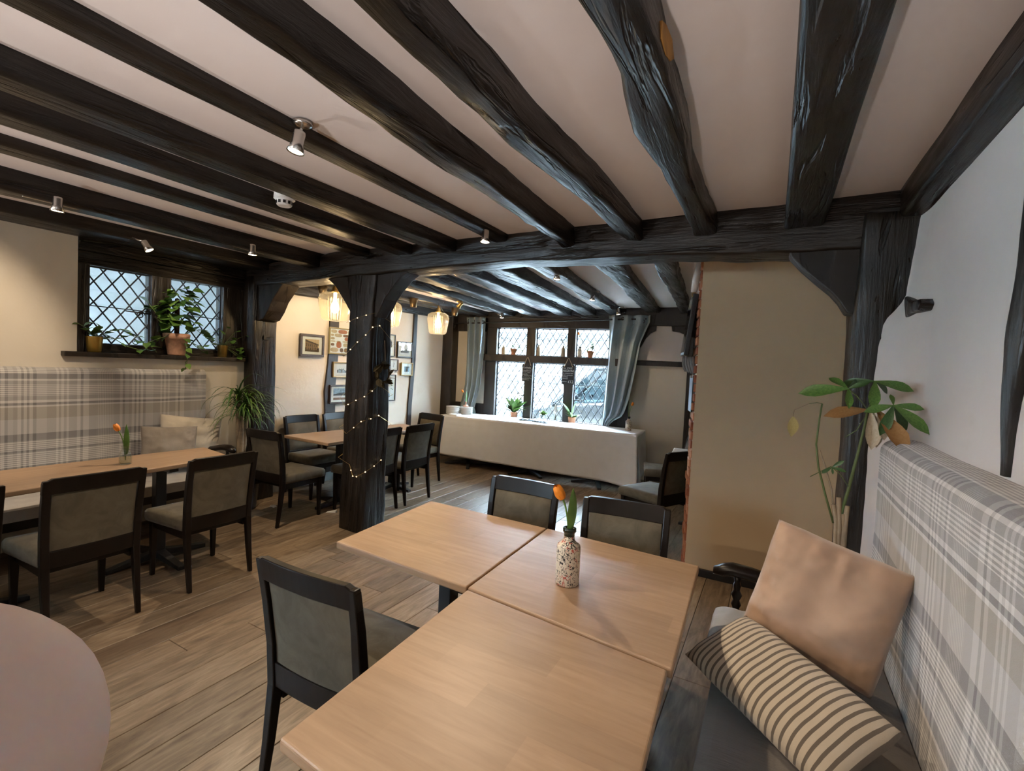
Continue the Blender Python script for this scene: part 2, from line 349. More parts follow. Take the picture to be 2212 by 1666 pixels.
def link(name, me, parent=None, bevel=0, seg=2, sub=0, solid=0, loc=None, rot=None):
    o = bpy.data.objects.new(name, me); COL.objects.link(o)
    if parent: o.parent = parent
    if loc is not None: o.location = loc
    if rot is not None: o.rotation_euler = rot
    if solid:
        m = o.modifiers.new('solid', 'SOLIDIFY'); m.thickness = solid; m.offset = 0
    if bevel:
        m = o.modifiers.new('bevel', 'BEVEL'); m.width = bevel; m.segments = seg; m.limit_method = 'ANGLE'; m.angle_limit = rad(35)
        m.harden_normals = False
    if sub:
        m = o.modifiers.new('sub', 'SUBSURF'); m.levels = sub; m.render_levels = sub
    return o
def thing(name, label, cat, loc=(0, 0, 0), rz=0, group=None):
    o = bpy.data.objects.new(name, None); COL.objects.link(o); o.empty_display_size = .05
    o.location = loc; o.rotation_euler = (0, 0, rz); return tag(o, label, cat, group)
def tag(o, label, cat, group=None, kind=None):
    o['label'] = label
    if cat: o['category'] = cat
    if group: o['group'] = group
    if kind: o['kind'] = kind
    return o
def struct(o, label=None):
    o['kind'] = 'structure'
    if label: o['label'] = label
    return o
def kids(o): return [c for c in bpy.data.objects if c.parent == o]
def dup(root, loc, rz=0, label=None, scale=None):
    ch = CH[root]; r = root.copy(); COL.objects.link(r); r.location = loc; r.rotation_euler = (0, 0, rz)
    if scale: r.scale = (scale,) * 3
    if label: r['label'] = label
    CH[r] = []
    for c in ch:
        d = c.copy(); COL.objects.link(d); d.parent = r; CH[r].append(d)
        for g in CH.get(c, []):
            e = g.copy(); COL.objects.link(e); e.parent = d
    return r
CH = {}
def family(root):
    CH[root] = kids(root)
    for c in CH[root]: CH[c] = kids(c)
    return root
def nz(p, s): return noise.noise(Vector(p) * s)
def bez(p0, p1, p2, n=8):
    p0, p1, p2 = map(Vector, (p0, p1, p2))
    return [p0 * (1 - t) ** 2 + p1 * 2 * t * (1 - t) + p2 * t * t for t in [i / n for i in range(n + 1)]]
def lerp(a, b, t): return a + (b - a) * t
def interp(xs, ys, x): return float(np.interp(x, xs, ys))

# ------------------------------------------------------------------ room shell
XL, XR, YB, ZC, YBM = -4.98, .60, -3.6, 2.56, 3.11
# floor: dark sub-floor carrying each oak plank as a part
floor = struct(MB().box(-5.3, 2.6, YB - .1, 7.6, -.12, -.022).build('floor', SOIL), 'wide brown oak plank floor')
pl_cache = {}
def plank_mesh(w, L, k):
    key = (round(w, 3), round(L, 2), k)
    if key not in pl_cache:
        c = .0022; b = [(-w / 2, 0), (w / 2, 0), (w / 2, L), (-w / 2, L)]
        m = MB(); lo = [(x, y, -.02) for x, y in b]; mid = [(x, y, -c) for x, y in b]; top = [(x + (c if x < 0 else -c), y + (c if y == 0 else -c), 0) for x, y in b]
        m.add(lo + mid + top, [(3, 2, 1, 0), (8, 9, 10, 11)] + [(a + o, (a + 1) % 4 + o, (a + 1) % 4 + 4 + o, a + 4 + o) for o in (0, 4) for a in range(4)])
        me = m.mesh('plank'); me.materials.append(OAK); pl_cache[key] = me
    return pl_cache[key]
PW = .188; rnd = random.Random(3); x = -5.22 + .06; row = 0
while x < 2.4:
    y = YB - rnd.random() * 1.2; w = PW - .0025
    while y < 7.45:
        L = rnd.choice([1.2, 1.6, 1.9, 2.2, 2.6])
        if y + L > YB and not (x > .75 and y + L < 3.9):
            y1 = min(y + L, 7.55)
            Lr = round(y1 - y, 2)
            link('plank', plank_mesh(w, Lr - .0025, 0), floor, loc=(x, y, rnd.uniform(-.0006, .0006)))
        y += L
    x += PW; row += 1

# ceilings
def wavy_slab(x0, x1, y0, y1, z, amp, th=.1, slope=0):
    m = MB(); m.grid(lambda a, b: (lerp(x0, x1, a), lerp(y0, y1, b), z + slope * (lerp(x0, x1, a) - x0) + amp * nz((lerp(x0, x1, a), lerp(y0, y1, b), 0), .8)), 40, 40)
    m.box(x0, x1, y0, y1, z + .03 + slope * (x1 - x0), z + .03 + th + slope * (x1 - x0)); return m
struct(wavy_slab(-5.4, 1.0, YB - .1, 3.2, ZC, .006).build('ceiling', P_CEIL, smooth=False), 'off-white plaster ceiling between dark joists, front bay')
struct(wavy_slab(-5.4, 2.6, 3.15, 7.75, 2.437, .005, slope=.020).build('ceiling_far', P_CEIL), 'off-white plaster ceiling between dark joists, window bay')

# left wall with the window opening
def wall_boxes(name, mat, boxes, label):
    m = MB()
    for b in boxes: m.box(*b)
    return struct(m.build(name, mat), label)
wall_boxes('wall_left', P_WALL, [(-5.3, XL, YB, -2.9, 0, 2.6), (-5.3, XL, -2.9, -1.3, 0, 1.4), (-5.3, XL, -2.9, -1.3, 2.3, 2.6), (-5.3, XL, -1.3, 1.70, 0, 2.6), (-5.3, XL, 1.70, 3.16, 0, 1.50), (-5.3, -5.12, 1.70, 3.16, 2.3, 2.6), (-5.3, -5.1, 3.0, 3.2, 0, 2.6),
                                 (-5.3, -4.97, 3.16, 7.0, 0, 2.6), (-5.5, -5.3, YB - .3, 8, 2.5, 6), (-6.2, -5.5, -.9, 8, 3.1, 6)], 'cream plaster left wall')  # last box: unseen jetty added to keep sky light out of the passage
wall_boxes('wall_right', P_RIGHT, [(XR, XR + .15, YB, 3.16, 0, 2.6)], 'pale plaster right wall above the tartan bench back')
wall_boxes('wall_back', P_WALL, [(-5.3, .75, YB - .12, YB, 0, 2.6)], 'rear wall behind the viewer')
wall_boxes('wall_stub', P_STUB, [(-.535, 1.4, 4.0, 4.32, 0, 2.56), (.6, 1.4, 3.1, 4.0, 0, 2.56)], 'buff plaster return wall behind the right post')
wall_boxes('wall_alcove', P_WALL, [(1.3, 1.5, 4.2, 7.7, 0, 2.6)], 'side wall of the dining alcove')
# far wall, built in its own skewed frame (x along the wall, y out of the room)
def fobj(mb, name, mat, **k): return mb.build(name, mat, loc=FO, rot=(0, 0, FA), **k)
m = MB()
for b in [(-.3, .72, 0, .2, 0, 2.6), (2.95, 7.0, 0, .2, 0, 2.6), (.72, 2.95, 0, .2, 0, .72), (.72, 2.95, 0, .2, 2.38, 2.6), (-1.5, 8, .2, .4, 2.5, 6)]: m.box(*b)
struct(fobj(m, 'wall_far', P_WALL), 'cream plaster end wall around the street window')

# skirting
struct(MB().box(-4.97, -4.945, 3.2, 6.6, 0, .11).build('baseboard_left', simple('skirting_grey', (.30, .31, .31), .5), bevel=.004))
struct(MB().box(-.53, .6, 3.975, 4.0, 0, .06).build('baseboard_stub', BLACKM, bevel=.004))

# ---- timbers
def beam(name, axis, stations, label, mat, seed=0, rough=.006, n=26, trim=True):
    """Old hewn beam: stations = [(t, a0, a1, z0, z1)] with t along the axis and a across it (for upright: a=x, z=y)."""
    m = MB(); ts = [s[0] for s in stations]; K = 20; vs = []; fs = []
    for i in range(n + 1):
        t = lerp(ts[0], ts[-1], i / n); a0, a1, z0, z1 = (interp(ts, [s[k] for s in stations], t) for k in range(1, 5))
        w, h = a1 - a0, z1 - z0; c = min(.018, w * .15, h * .2)
        ring = [(a0 + c, z0), (lerp(a0, a1, .35), z0), (lerp(a0, a1, .65), z0), (a1 - c, z0), (a1 - .3 * c, z0 + .3 * c), (a1, z0 + c), (a1, lerp(z0, z1, .4)), (a1, lerp(z0, z1, .7)), (a1, z1 - c), (a1 - .3 * c, z1 - .3 * c),
                (a1 - c, z1), (lerp(a0, a1, .65), z1), (lerp(a0, a1, .35), z1), (a0 + c, z1), (a0 + .3 * c, z1 - .3 * c), (a0, z1 - c), (a0, lerp(z0, z1, .7)), (a0, lerp(z0, z1, .4)), (a0, z0 + c), (a0 + .3 * c, z0 + .3 * c)]
        for a, z in ring:
            q = (a * 3 + seed, z * 3, t * 1.0)
            da = rough * (nz(q, 2.2) * 1.2 + nz(q, 7) * .8); dz = rough * (nz((q[1], q[2], q[0] + 9), 2.2) * 1.2 + nz((q[1], q[2], q[0] + 9), 7) * .8)
            a, z = a + da, z + dz
            vs.append({'x': (t, a, z), 'y': (a, t, z), 'z': (a, z, t)}[axis])
    for i in range(n):
        for k in range(K): fs.append((i * K + k, i * K + (k + 1) % K, (i + 1) * K + (k + 1) % K, (i + 1) * K + k))
    fs += [tuple(range(K)), tuple(range(n * K, (n + 1) * K))]
    m.add(vs, fs); o = m.build(name, mat, smooth=True); struct(o, label); return o
def auto_smooth(o, ang=40):
    me = o.data; me.polygons.foreach_set('use_smooth', [True] * len(me.polygons))
    try: me.set_sharp_from_angle(angle=rad(ang))
    except Exception: pass
JN = 'ceiling_joist'
def J(st, label, **k): beam(JN, 'y', st, label, TY, **k)
# front bay joists: stations (Y, x0, x1, zbottom, ztop)
J([(YB, 0, .185, 2.42, 2.6), (3.2, 0, .19, 2.42, 2.6)], 'straight dark joist above the right-hand tables', seed=1, rough=.003)
J([(YB, -.5, -.30, 2.42, 2.6), (1.05, -.455, -.33, 2.43, 2.6), (1.35, -.44, -.315, 2.43, 2.6), (1.75, -.495, -.335, 2.43, 2.6), (2.2, -.47, -.365, 2.43, 2.6), (2.65, -.475, -.37, 2.43, 2.6), (3.2, -.49, -.35, 2.43, 2.6)], 'crooked bluish-black joist with an orange worn patch', seed=2, rough=.012, n=60)
J([(YB, -.96, -.86, 2.43, 2.6), (.8, -.935, -.845, 2.43, 2.6), (1.3, -.95, -.83, 2.43, 2.6), (1.75, -.95, -.825, 2.43, 2.6), (2.45, -.90, -.785, 2.43, 2.6), (3.2, -.91, -.80, 2.43, 2.6)], 'rough grey-black joist left of the crooked one', seed=3, rough=.011, n=60)
J([(YB, -1.34, -1.20, 2.43, 2.6), (.9, -1.285, -1.20, 2.43, 2.6), (1.4, -1.335, -1.21, 2.43, 2.6), (2.6, -1.345, -1.25, 2.43, 2.6), (3.2, -1.36, -1.27, 2.43, 2.6)], 'rough hewn joist next to the straight spotlight joist', seed=4, rough=.011, n=60)
J([(YB, -1.95, -1.83, 2.508, 2.6), (3.2, -1.92, -1.80, 2.508, 2.6)], 'shallow smooth joist carrying the near spotlight', seed=5, rough=.003)
J([(YB, -2.42, -2.30, 2.468, 2.6), (1.2, -2.47, -2.30, 2.468, 2.6), (3.2, -2.45, -2.26, 2.468, 2.6)], 'dark joist beside the smoke detector', seed=6)
J([(YB, -2.87, -2.70, 2.476, 2.6), (3.2, -2.88, -2.71, 2.476, 2.6)], 'dark joist left of the smoke detector', seed=7)
J([(YB, -3.54, -3.36, 2.525, 2.6), (3.2, -3.36, -3.2, 2.50, 2.6)], 'shallow grey-brown joist over the left aisle', seed=8)
J([(YB, -4.05, -3.87, 2.44, 2.6), (3.2, -4.0, -3.83, 2.43, 2.6)], 'dark joist carrying the spotlights over the left table', seed=9)
J([(YB, -5.1, -4.84, 2.49, 2.6), (3.2, -5.1, -4.6, 2.45, 2.6)], 'wall plate timber along the top of the left wall', seed=10)
J([(YB, .535, .66, 2.44, 2.6), (3.2, .50, .66, 2.42, 2.6)], 'wall plate timber along the top of the right wall', seed=11)
# far bay joists (a few degrees askew, like the end wall)
for k, (a0, a1) in enumerate([(-4.62, -4.44), (-4.36, -4.18), (-3.89, -3.73), (-3.47, -3.29), (-2.98, -2.79), (-2.6, -2.40), (-2.19, -2.03), (-1.67, -1.48), (-1.20, -1.05)]):
    zb = [2.385, 2.385, 2.39, 2.39, 2.395, 2.40, 2.42, 2.44, 2.43][k]; w = k * .12
    mid = .01 * math.sin(k * 2.1)
    sh = .10 * 3.8 if k > 1 else .10
    J([(3.3, a0 + sh, a1 + sh + .02, zb - .02, 2.58), (4.3, a0 + sh * .74 + mid * 2, a1 + sh * .74 + mid, zb - .01, 2.58), (5.6, a0 + sh * .37 - mid, a1 + sh * .37 + mid, zb, 2.58), (7.25, a0 - .03, a1 - .03, zb, 2.58)],
      ['dark joist against the picture wall in the window bay', 'dark joist above the pendant lamps in the window bay', 'joist of the window bay, third from the picture wall', 'joist of the window bay, fourth from the picture wall', 'joist of the window bay, fifth from the picture wall', 'joist of the window bay, sixth from the picture wall',
       'window bay joist carrying the row of spotlights', 'broad joist right of the spotlight row in the window bay', 'last joist of the window bay, beside the return wall'][k], seed=20 + k, rough=.012, n=50)
# main cross beam
beam('cross_beam', 'x', [(-5.1, 3.10, 3.38, 2.30, 2.5), (-4.5, 3.10, 3.38, 2.305, 2.53), (-3.7, 3.1, 3.38, 2.325, 2.56), (-2.7, 3.11, 3.38, 2.345, 2.575), (-1.8, 3.11, 3.37, 2.36, 2.59), (-.8, 3.10, 3.36, 2.335, 2.59), (0, 3.09, 3.36, 2.295, 2.59), (.7, 3.06, 3.36, 2.27, 2.59)],
     'big black cross beam spanning the room', TX, seed=40, rough=.010, n=110)
# post in the middle of the room (front face / right face)
beam('timber_post', 'z', [(0, -3.475, -3.165, 3.10, 3.385), (.7, -3.46, -3.165, 3.11, 3.38), (1.6, -3.455, -3.16, 3.115, 3.38), (2.05, -3.44, -3.16, 3.12, 3.37), (2.40, -3.5, -3.13, 3.12, 3.37)], 'dark timber post wound with fairy lights', TZ, seed=41, rough=.010, n=60)
def brace(pts, y0, y1, label, seed):
    m = MB(); m.prism(pts, 'y', y0, y1); o = m.build('timber_brace', TSM, bevel=.008); struct(o, label)
brace([(-3.14, 1.96), (-3.09, 2.05), (-3.05, 2.12), (-2.97, 2.21), (-2.87, 2.30), (-2.80, 2.34), (-2.8, 2.42), (-3.2, 2.42), (-3.2, 1.96)], 3.15, 3.32, 'curved brace on the right of the middle post', 1)
brace([(-3.46, 2.0), (-3.53, 2.09), (-3.60, 2.17), (-3.68, 2.26), (-3.80, 2.34), (-3.8, 2.42), (-3.4, 2.42), (-3.4, 2.0)], 3.15, 3.32, 'curved brace on the left of the middle post', 2)
# left post and brace
beam('timber_post', 'z', [(0, -5.1, -4.82, 3.10, 3.38), (1.2, -5.1, -4.83, 3.10, 3.37), (2.4, -5.1, -4.83, 3.10, 3.37)], 'blackened post at the left end of the cross beam', TZ, seed=42, rough=.006)
brace([(-4.84, 1.93), (-4.74, 1.95), (-4.66, 2.04), (-4.60, 2.14), (-4.50, 2.24), (-4.42, 2.32), (-4.42, 2.4), (-4.84, 2.4)], 3.14, 3.34, 'curved brace on the left post under the beam', 3)
# right post, its brace, peg and the plaster-lapped flare
beam('timber_post', 'z', [(0, .37, .62, 3.05, 3.4), (.8, .362, .60, 3.05, 3.4), (1.5, .355, .60, 3.05, 3.4), (1.9, .35, .60, 3.05, 3.4), (2.45, .36, .66, 3.04, 3.4)], 'tall dark post at the right end of the cross beam', TZ, seed=43, rough=.007, n=50)
brace([(.375, 1.94), (.32, 1.95), (.285, 2.01), (.245, 2.06), (.17, 2.13), (.10, 2.20), (.04, 2.27), (.02, 2.33), (.02, 2.40), (.4, 2.40)], 3.10, 3.24, 'curved black brace on the right post', 4)
mp = MB(); mp.prism([(3.06, 1.89), (2.93, 1.925), (2.78, 1.92), (2.745, 1.945), (2.78, 1.972), (2.93, 1.985), (3.06, 2.03)], 'x', .548, .61)
struct(mp.build('timber_peg', TZ, bevel=.01), 'short timber stub let into the right wall beside the post')
# plaster edge of the right wall lapping the post
def edge_pt(a, b):
    z = lerp(.2, 2.44, b); k = interp([0, 1.60, 1.78, 1.90, 1.96, 2.02, 2.10, 2.3, 2.44], [.150, .152, .142, .128, .085, .05, .045, .03, .02], z) + .004 * nz((z * 6, 0, 3), 1.5)
    q = a * PI / 2; return (.602 - k * (1 - math.cos(q)), 2.72 + .325 * math.sin(q), z)
mp = MB(); mp.grid(edge_pt, 14, 60); struct(mp.build('wall_right_edge', P_RIGHT, smooth=True, fix=False), 'rounded plaster edge of the right wall at the post')
beam('wall_stud', 'z', [(1.335, 1.845, 1.875, .585, .62), (1.45, 1.84, 1.88, .582, .62), (1.55, 1.82, 1.895, .58, .62), (1.6, 1.80, 1.90, .578, .62), (1.75, 1.78, 1.905, .575, .62), (1.9, 1.77, 1.87, .575, .62), (2.44, 1.74, 1.84, .58, .62)], 'ragged dark stud in the right wall', TZ, seed=50, rough=.006)
_o = bpy.data.objects['wall_stud']
# stations above were (z, a0, a1, b0, b1) with a = y, b = x : swap axes
for v_ in _o.data.vertices: v_.co = Vector((v_.co.y, v_.co.x, v_.co.z))
_o.data.flip_normals()
# orange worn patch and black block standing for mortice shade on the crooked joist
struct(MB().prism([(1.30, 2.46), (1.36, 2.452), (1.42, 2.47), (1.46, 2.50), (1.42, 2.53), (1.34, 2.52), (1.29, 2.50)], 'x', -.334, -.312).build('joist_patch', simple('bare_orange_oak', (.42, .20, .045), .8, var=.3, bump=.6)), 'orange bare-wood patch on the crooked joist')
struct(MB().box(-.445, -.41, 1.84, 1.90, 2.424, 2.5).build('mortice_shade_block', simple('mortice_shade', (.001, .001, .001), 1, spec=0)), 'near-black block standing for the shade in a mortice of the crooked joist')

# picture wall timbers (left wall of the window bay)
def stud_left(pts, label, name='wall_stud', th=.022):
    struct(MB().prism(pts, 'x', -4.975, -4.97 + th).build(name, TSM, bevel=.006), label)
stud_left([(4.185, 2.4), (4.325, 2.4), (4.33, 1.6), (4.30, 1.2), (4.31, .8), (4.30, .1), (4.16, .1), (4.15, .9), (4.13, 1.15), (4.17, 1.5), (4.18, 1.7)], 'wide dark stud behind the framed cookery print')
stud_left([(5.18, 2.4), (5.25, 2.4), (5.25, 1.6), (5.22, .6), (5.2, .1), (5.13, .1), (5.14, 1.5)], 'dark stud right of the middle post on the picture wall')
stud_left([(5.775, 2.4), (5.86, 2.4), (5.85, 1.6), (5.80, .9), (5.79, .1), (5.70, .1), (5.71, .9), (5.77, 1.7)], 'narrow wavy dark stud at the right of the pictures')
beam('wall_plate', 'y', [(3.35, -5.0, -4.90, 2.285, 2.5), (6.6, -5.0, -4.90, 2.33, 2.5)], 'dark wall plate above the pictures', TY, seed=51)
# far wall timbers
def ftim(boxes, name, label, mat=TSM, bevel=.006):
    mm = MB()
    for b in boxes: mm.box(*b)
    struct(fobj(mm, name, mat, bevel=bevel), label)
ftim([(-.04, .15, -.20, .02, 0, 2.5)], 'corner_post', 'dark corner post left of the street window')
ftim([(.14, .75, -.03, .02, 2.14, 2.52)], 'wall_rail', 'dark head rail left of the street window')
ftim([(.14, .75, -.03, .02, .70, .93)], 'wall_rail', 'dark sill rail left of the street window')
ftim([(.36, .47, -.04, .02, .0, 2.2)], 'wall_stud', 'dark stud behind the left curtain')
ftim([(2.93, 3.10, -.04, .02, 0, 2.4)], 'wall_stud', 'dark stud behind the right curtain')
ftim([(3.0, 6.0, -.12, .02, 2.26, 2.54), (3.1, 6.0, -.05, .02, 1.95, 2.28)], 'wall_rail', 'deep dark head timber right of the street window')
ftim([(3.10, 3.87, -.035, .02, 1.685, 1.757)], 'wall_rail', 'thin dark rail on the plaster right of the street window')
ftim([(3.885, 3.95, -.06, .02, 0, 2.3)], 'wall_stud', 'thin black stud by the alcove')
mm = MB().prism([(3.19, 1.757), (3.217, 1.92), (3.30, 2.08), (3.36, 2.15), (3.435, 2.19), (3.44, 2.262), (3.645, 2.258), (3.656, 2.186), (3.76, 2.17), (3.83, 2.14), (3.876, 2.05), (3.88, 1.92), (3.862, 1.757)], 'y', -.075, 0)
struct(fobj(mm, 'wall_far_infill', P_RIGHT, bevel=.01), 'bottle-shouldered plaster infill right of the street window')
ftim([(.6, 3.1, -.10, .02, 2.36, 2.54)], 'wall_rail', 'dark lintel above the street window', mat=TX)
# exposed brick end of the return wall: splayed face
bw = MB().prism([(-.535, 4.01), (-.60, 4.34), (-.4, 4.34), (-.4, 4.01)], 'z', 0, 2.54); wb = bw.build('wall_brick_end', MORTAR)
struct(wb, 'exposed brick end of the return wall'); fd = Vector((-.60 + .535, .33, 0)).normalized(); fnrm = Vector((-fd.y, fd.x, 0))
br_me = []
for k in range(3):
    me = MB().obox((0, 0, 0), (.155, .05, .063)).mesh('brick'); me.materials.append(BRICK[k]); br_me.append(me)
rb = random.Random(5); ang = math.atan2(fd.y, fd.x)
for c in range(33):
    for q in range(2):
        s0 = .085 + q * .17 + (.03 if c % 2 else -.01)
        p = Vector((-.535, 4.01, 0)) + fd * s0 + fnrm * (-.012 + rb.uniform(-.004, .008)); p.z = .04 + c * .0755
        link('brick', rb.choice(br_me), wb, loc=p, rot=(0, rb.uniform(-.03, .03), ang + rb.uniform(-.04, .04)), bevel=.006, seg=1)

# ------------------------------------------------------------------ leaded windows
def clip(poly, x0, x1, z0, z1):
    for ax, val, sgn in ((0, x0, 1), (0, x1, -1), (1, z0, 1), (1, z1, -1)):
        out = []
        for i, p in enumerate(poly):
            q = poly[(i + 1) % len(poly)]; a, b = sgn * (p[ax] - val), sgn * (q[ax] - val)
            if a >= 0: out.append(p)
            if a * b < 0:
                t = a / (a - b); out.append((p[0] + (q[0] - p[0]) * t, p[1] + (q[1] - p[1]) * t))
        poly = out
        if not poly: return []
    return poly
def area2(p): return abs(sum(p[i][0] * p[(i + 1) % len(p)][1] - p[(i + 1) % len(p)][0] * p[i][1] for i in range(len(p)))) / 2
def leaded(parent, x0, x1, z0, z1, dw, dh, y, bars=(), ph=(0, 0), came=.006):
    """One leaded light: every diamond pane is its own object, the lead lattice one mesh."""
    light = MB(); e = .012
    for b in ((x0 - e, x0 + e * .4, z0 - e, z1 + e), (x1 - e * .4, x1 + e, z0 - e, z1 + e), (x0, x1, z0 - e, z0 + e * .4), (x0, x1, z1 - e * .4, z1 + e)): light.box(b[0], b[1], y - .012, y + .012, b[2], b[3])
    fr = light.build('casement', LEAD, parent)
    rr = random.Random(int(x0 * 100 + z0 * 77)); xc, zc = (x0 + x1) / 2 + ph[0], (z0 + z1) / 2 + ph[1]
    for i in range(-14, 15):
        for j in range(-14, 15):
            if (i + j) % 2: continue
            cx, cz = xc + i * dw / 2, zc + j * dh / 2
            p = clip([(cx - dw / 2, cz), (cx, cz - dh / 2), (cx + dw / 2, cz), (cx, cz + dh / 2)], x0, x1, z0, z1)
            if len(p) < 3 or area2(p) < 2e-5: continue
            tx, tz = rr.uniform(-.012, .012), rr.uniform(-.012, .012)
            mx, mz = sum(q[0] for q in p) / len(p), sum(q[1] for q in p) / len(p)
            m = MB(); m.add([(q[0], y + (q[0] - mx) * tx + (q[1] - mz) * tz, q[1]) for q in p], [tuple(range(len(p)))]); m.build('pane', PANE, fr, fix=False)
    lat = MB(); L = 3.0; ux, uz = dw / math.hypot(dw, dh), dh / math.hypot(dw, dh)
    for sg in (1, -1):
        for k in range(-15, 16):
            ax, az = xc + (k + .5) * dw, zc
            # clip the long line to the rectangle
            t0, t1 = -L, L
            for o_, d_, lo, hi in ((ax, ux * sg, x0, x1), (az, uz, z0, z1)):
                a, b = (lo - o_) / d_, (hi - o_) / d_
                t0, t1 = max(t0, min(a, b)), min(t1, max(a, b))
            if t1 - t0 > .01: lat.tube([(ax + ux * sg * t0, y, az + uz * t0), (ax + ux * sg * t1, y, az + uz * t1)], came, 6)
    for z in bars: lat.tube([(x0, y - .012, z), (x1, y - .012, z)], .0045, 6)
    lat.build('lead_lattice', LEAD, fr)
    return fr
def scroll(c, r, turns=1.25, s=1, n=16, ax='xz', start=0):
    return [(c[0] + s * (r * (1 - .6 * i / n)) * math.cos(start + turns * 2 * PI * i / n), c[1], c[2] + (r * (1 - .6 * i / n)) * math.sin(start + turns * 2 * PI * i / n)) for i in range(n + 1)]

w1 = bpy.data.objects.new('window_1', None); COL.objects.link(w1); w1.location = (-5.06, 0, 0); w1.rotation_euler = (0, 0, PI / 2)
struct(w1, 'two-light leaded window over the left bench')
m = MB()
for b in [(1.695, 1.79, -.055, .08, 1.5, 2.5), (2.24, 2.40, -.05, .08, 1.53, 2.3), (2.88, 3.11, -.055, .08, 1.5, 2.5)]: m.box(*b)
m.build('window_frame', TZ, w1, bevel=.006)
m = MB()
for b in [(1.7, 3.1, -.052, .08, 1.53, 1.602), (1.7, 3.1, -.06, .08, 2.25, 2.36), (1.7, 3.1, -.085, .08, 2.36, 2.52)]: m.box(*b)
m.build('window_lintel', TX, w1, bevel=.006)
for z0, z1, a, b in ((1.605, 2.245, 1.795, 2.235), (1.605, 2.26, 2.41, 2.875)):
    leaded(w1, a, b, z0, z1, .128, .172, .0, bars=(1.92,), ph=(.01, .03))
sl = MB().box(1.60, 3.07, -.155, .06, 1.492, 1.532); sl.build('window_sill', TSM, w1, bevel=.006)
ir = MB(); ir.tube([(2.05, -.03, 1.905), (2.25, -.035, 1.895)], .006); ir.tube(scroll((2.16, -.035, 1.88), .035), .005); ir.tube(scroll((2.22, -.035, 1.91), .02, s=-1), .005)
ir.tube(scroll((2.13, -.03, 1.635), .028, start=1.5), .004)
ir.build('window_latch', IRON, w1, smooth=True)

w2 = bpy.data.objects.new('window_2', None); COL.objects.link(w2); w2.location = FO; w2.rotation_euler = (0, 0, FA)
struct(w2, 'six-light leaded street window')
m = MB()
for b in [(.71, .905, -.05, .1, .70, 2.38), (2.78, 2.95, -.05, .1, .70, 2.38), (.71, 2.95, -.06, .1, 2.205, 2.38), (1.435, 1.585, -.05, .1, 1.7, 2.22), (2.115, 2.245, -.05, .1, 1.7, 2.22),
          (1.425, 1.56, -.05, .1, .70, 1.7), (2.09, 2.24, -.05, .1, .70, 1.7)]: m.box(*b)
m.build('window_frame', TSM, w2, bevel=.006)
MB().box(.71, 2.95, -.13, .1, 1.655, 1.765).build('transom', TSM, w2, bevel=.006)
MB().box(.71, 2.95, -.17, .1, .69, .742).build('window_sill', TSM, w2, bevel=.005)
for a, b in ((.905, 1.435), (1.585, 2.115), (2.245, 2.78)): leaded(w2, a + .008, b - .008, 1.775, 2.197, .112, .178, .03, ph=(.0, .02), came=.0058)
for k, (a, b) in enumerate(((.905, 1.425), (1.56, 2.09), (2.24, 2.78))): leaded(w2, a + .008, b - .008, .75, 1.647, .112, .178, .03, bars=(1.04, 1.335), ph=(.02, .04), came=.0058)
ir = MB(); ir.tube([(1.32, -.01, 1.115), (1.44, -.02, 1.115)], .007); ir.tube(scroll((1.33, -.02, 1.14), .02), .005)
ir.tube([(2.25, -.01, 1.10), (2.42, -.02, 1.10)], .007); ir.tube(scroll((2.34, -.02, 1.125), .025), .005); ir.tube(scroll((2.40, -.02, 1.09), .03, s=-1), .005); ir.tube(scroll((2.33, -.02, 1.075), .022, s=-1, start=2), .005)
ir.build('window_latch', IRON, w2, smooth=True)

w3 = bpy.data.objects.new('window_3', None); COL.objects.link(w3); w3.location = (-5.14, 0, 0); w3.rotation_euler = (0, 0, PI / 2); struct(w3, 'plain unseen window assumed in the left wall behind the viewer')  # assumed opening, put in for cool daylight on the right wall
m = MB()
for b in [(-2.9, -2.72, -.05, .05, 1.4, 2.3), (-1.48, -1.3, -.05, .05, 1.4, 2.3), (-2.9, -1.3, -.05, .05, 1.4, 1.5), (-2.9, -1.3, -.05, .05, 2.15, 2.3), (-2.18, -2.02, -.05, .05, 1.4, 2.3)]: m.box(*b)
m.build('window_frame', TSM, w3)
for a, b in ((-2.72, -2.18), (-2.02, -1.48)): MB().box(a, b, -.004, .004, 1.5, 2.15).build('pane', PANE, w3)

# ------------------------------------------------------------------ outside
struct(MB().box(-14, 14, 7.9, 40, -.25, -.1).build('street', ASPH), 'street outside the window')
struct(MB().box(-16, -5.3, -9, 9, -.25, -.1).build('passage', simple('dark_setts', (.13, .13, .13), .9, bump=.5)), 'paving of the side passage')
nb = MB().box(-6.6, -6.42, -1.0, 10, -.2, 7.5).build('neighbour_wall', WBOARD); struct(nb, 'white boarded wall across the side passage')
bm_ = MB(); bm_.prism([(0, 0), (.010, 0), (.004, .15), (0, .15)], 'y', -1.0, 7.5); bme = bm_.mesh('weatherboard'); bme.materials.append(WBOARD)
for k in range(14): link('weatherboard', bme, nb, loc=(-6.42, 0, 1.0 + k * .148))
hb = thing('house', 'pale rendered house across the street seen through the leaded window', 'building', fpt(0, -7.6, -.1), FA)
MB().box(-7, 9, 0, 4, 0, 3.4).build('wall', P_OUT, hb); MB().box(-7.2, 9.2, -.25, .05, 2.62, 2.82).build('gutter', simple('blue_grey_fascia', (.022, .035, .042), .6), hb); MB().prism([(-.3, 2.82), (4, 5.0), (4, 3.2), (-.2, 2.75)], 'x', -7.2, 9.2).build('roof', simple('pale_roof', (.09, .095, .10), .8), hb)
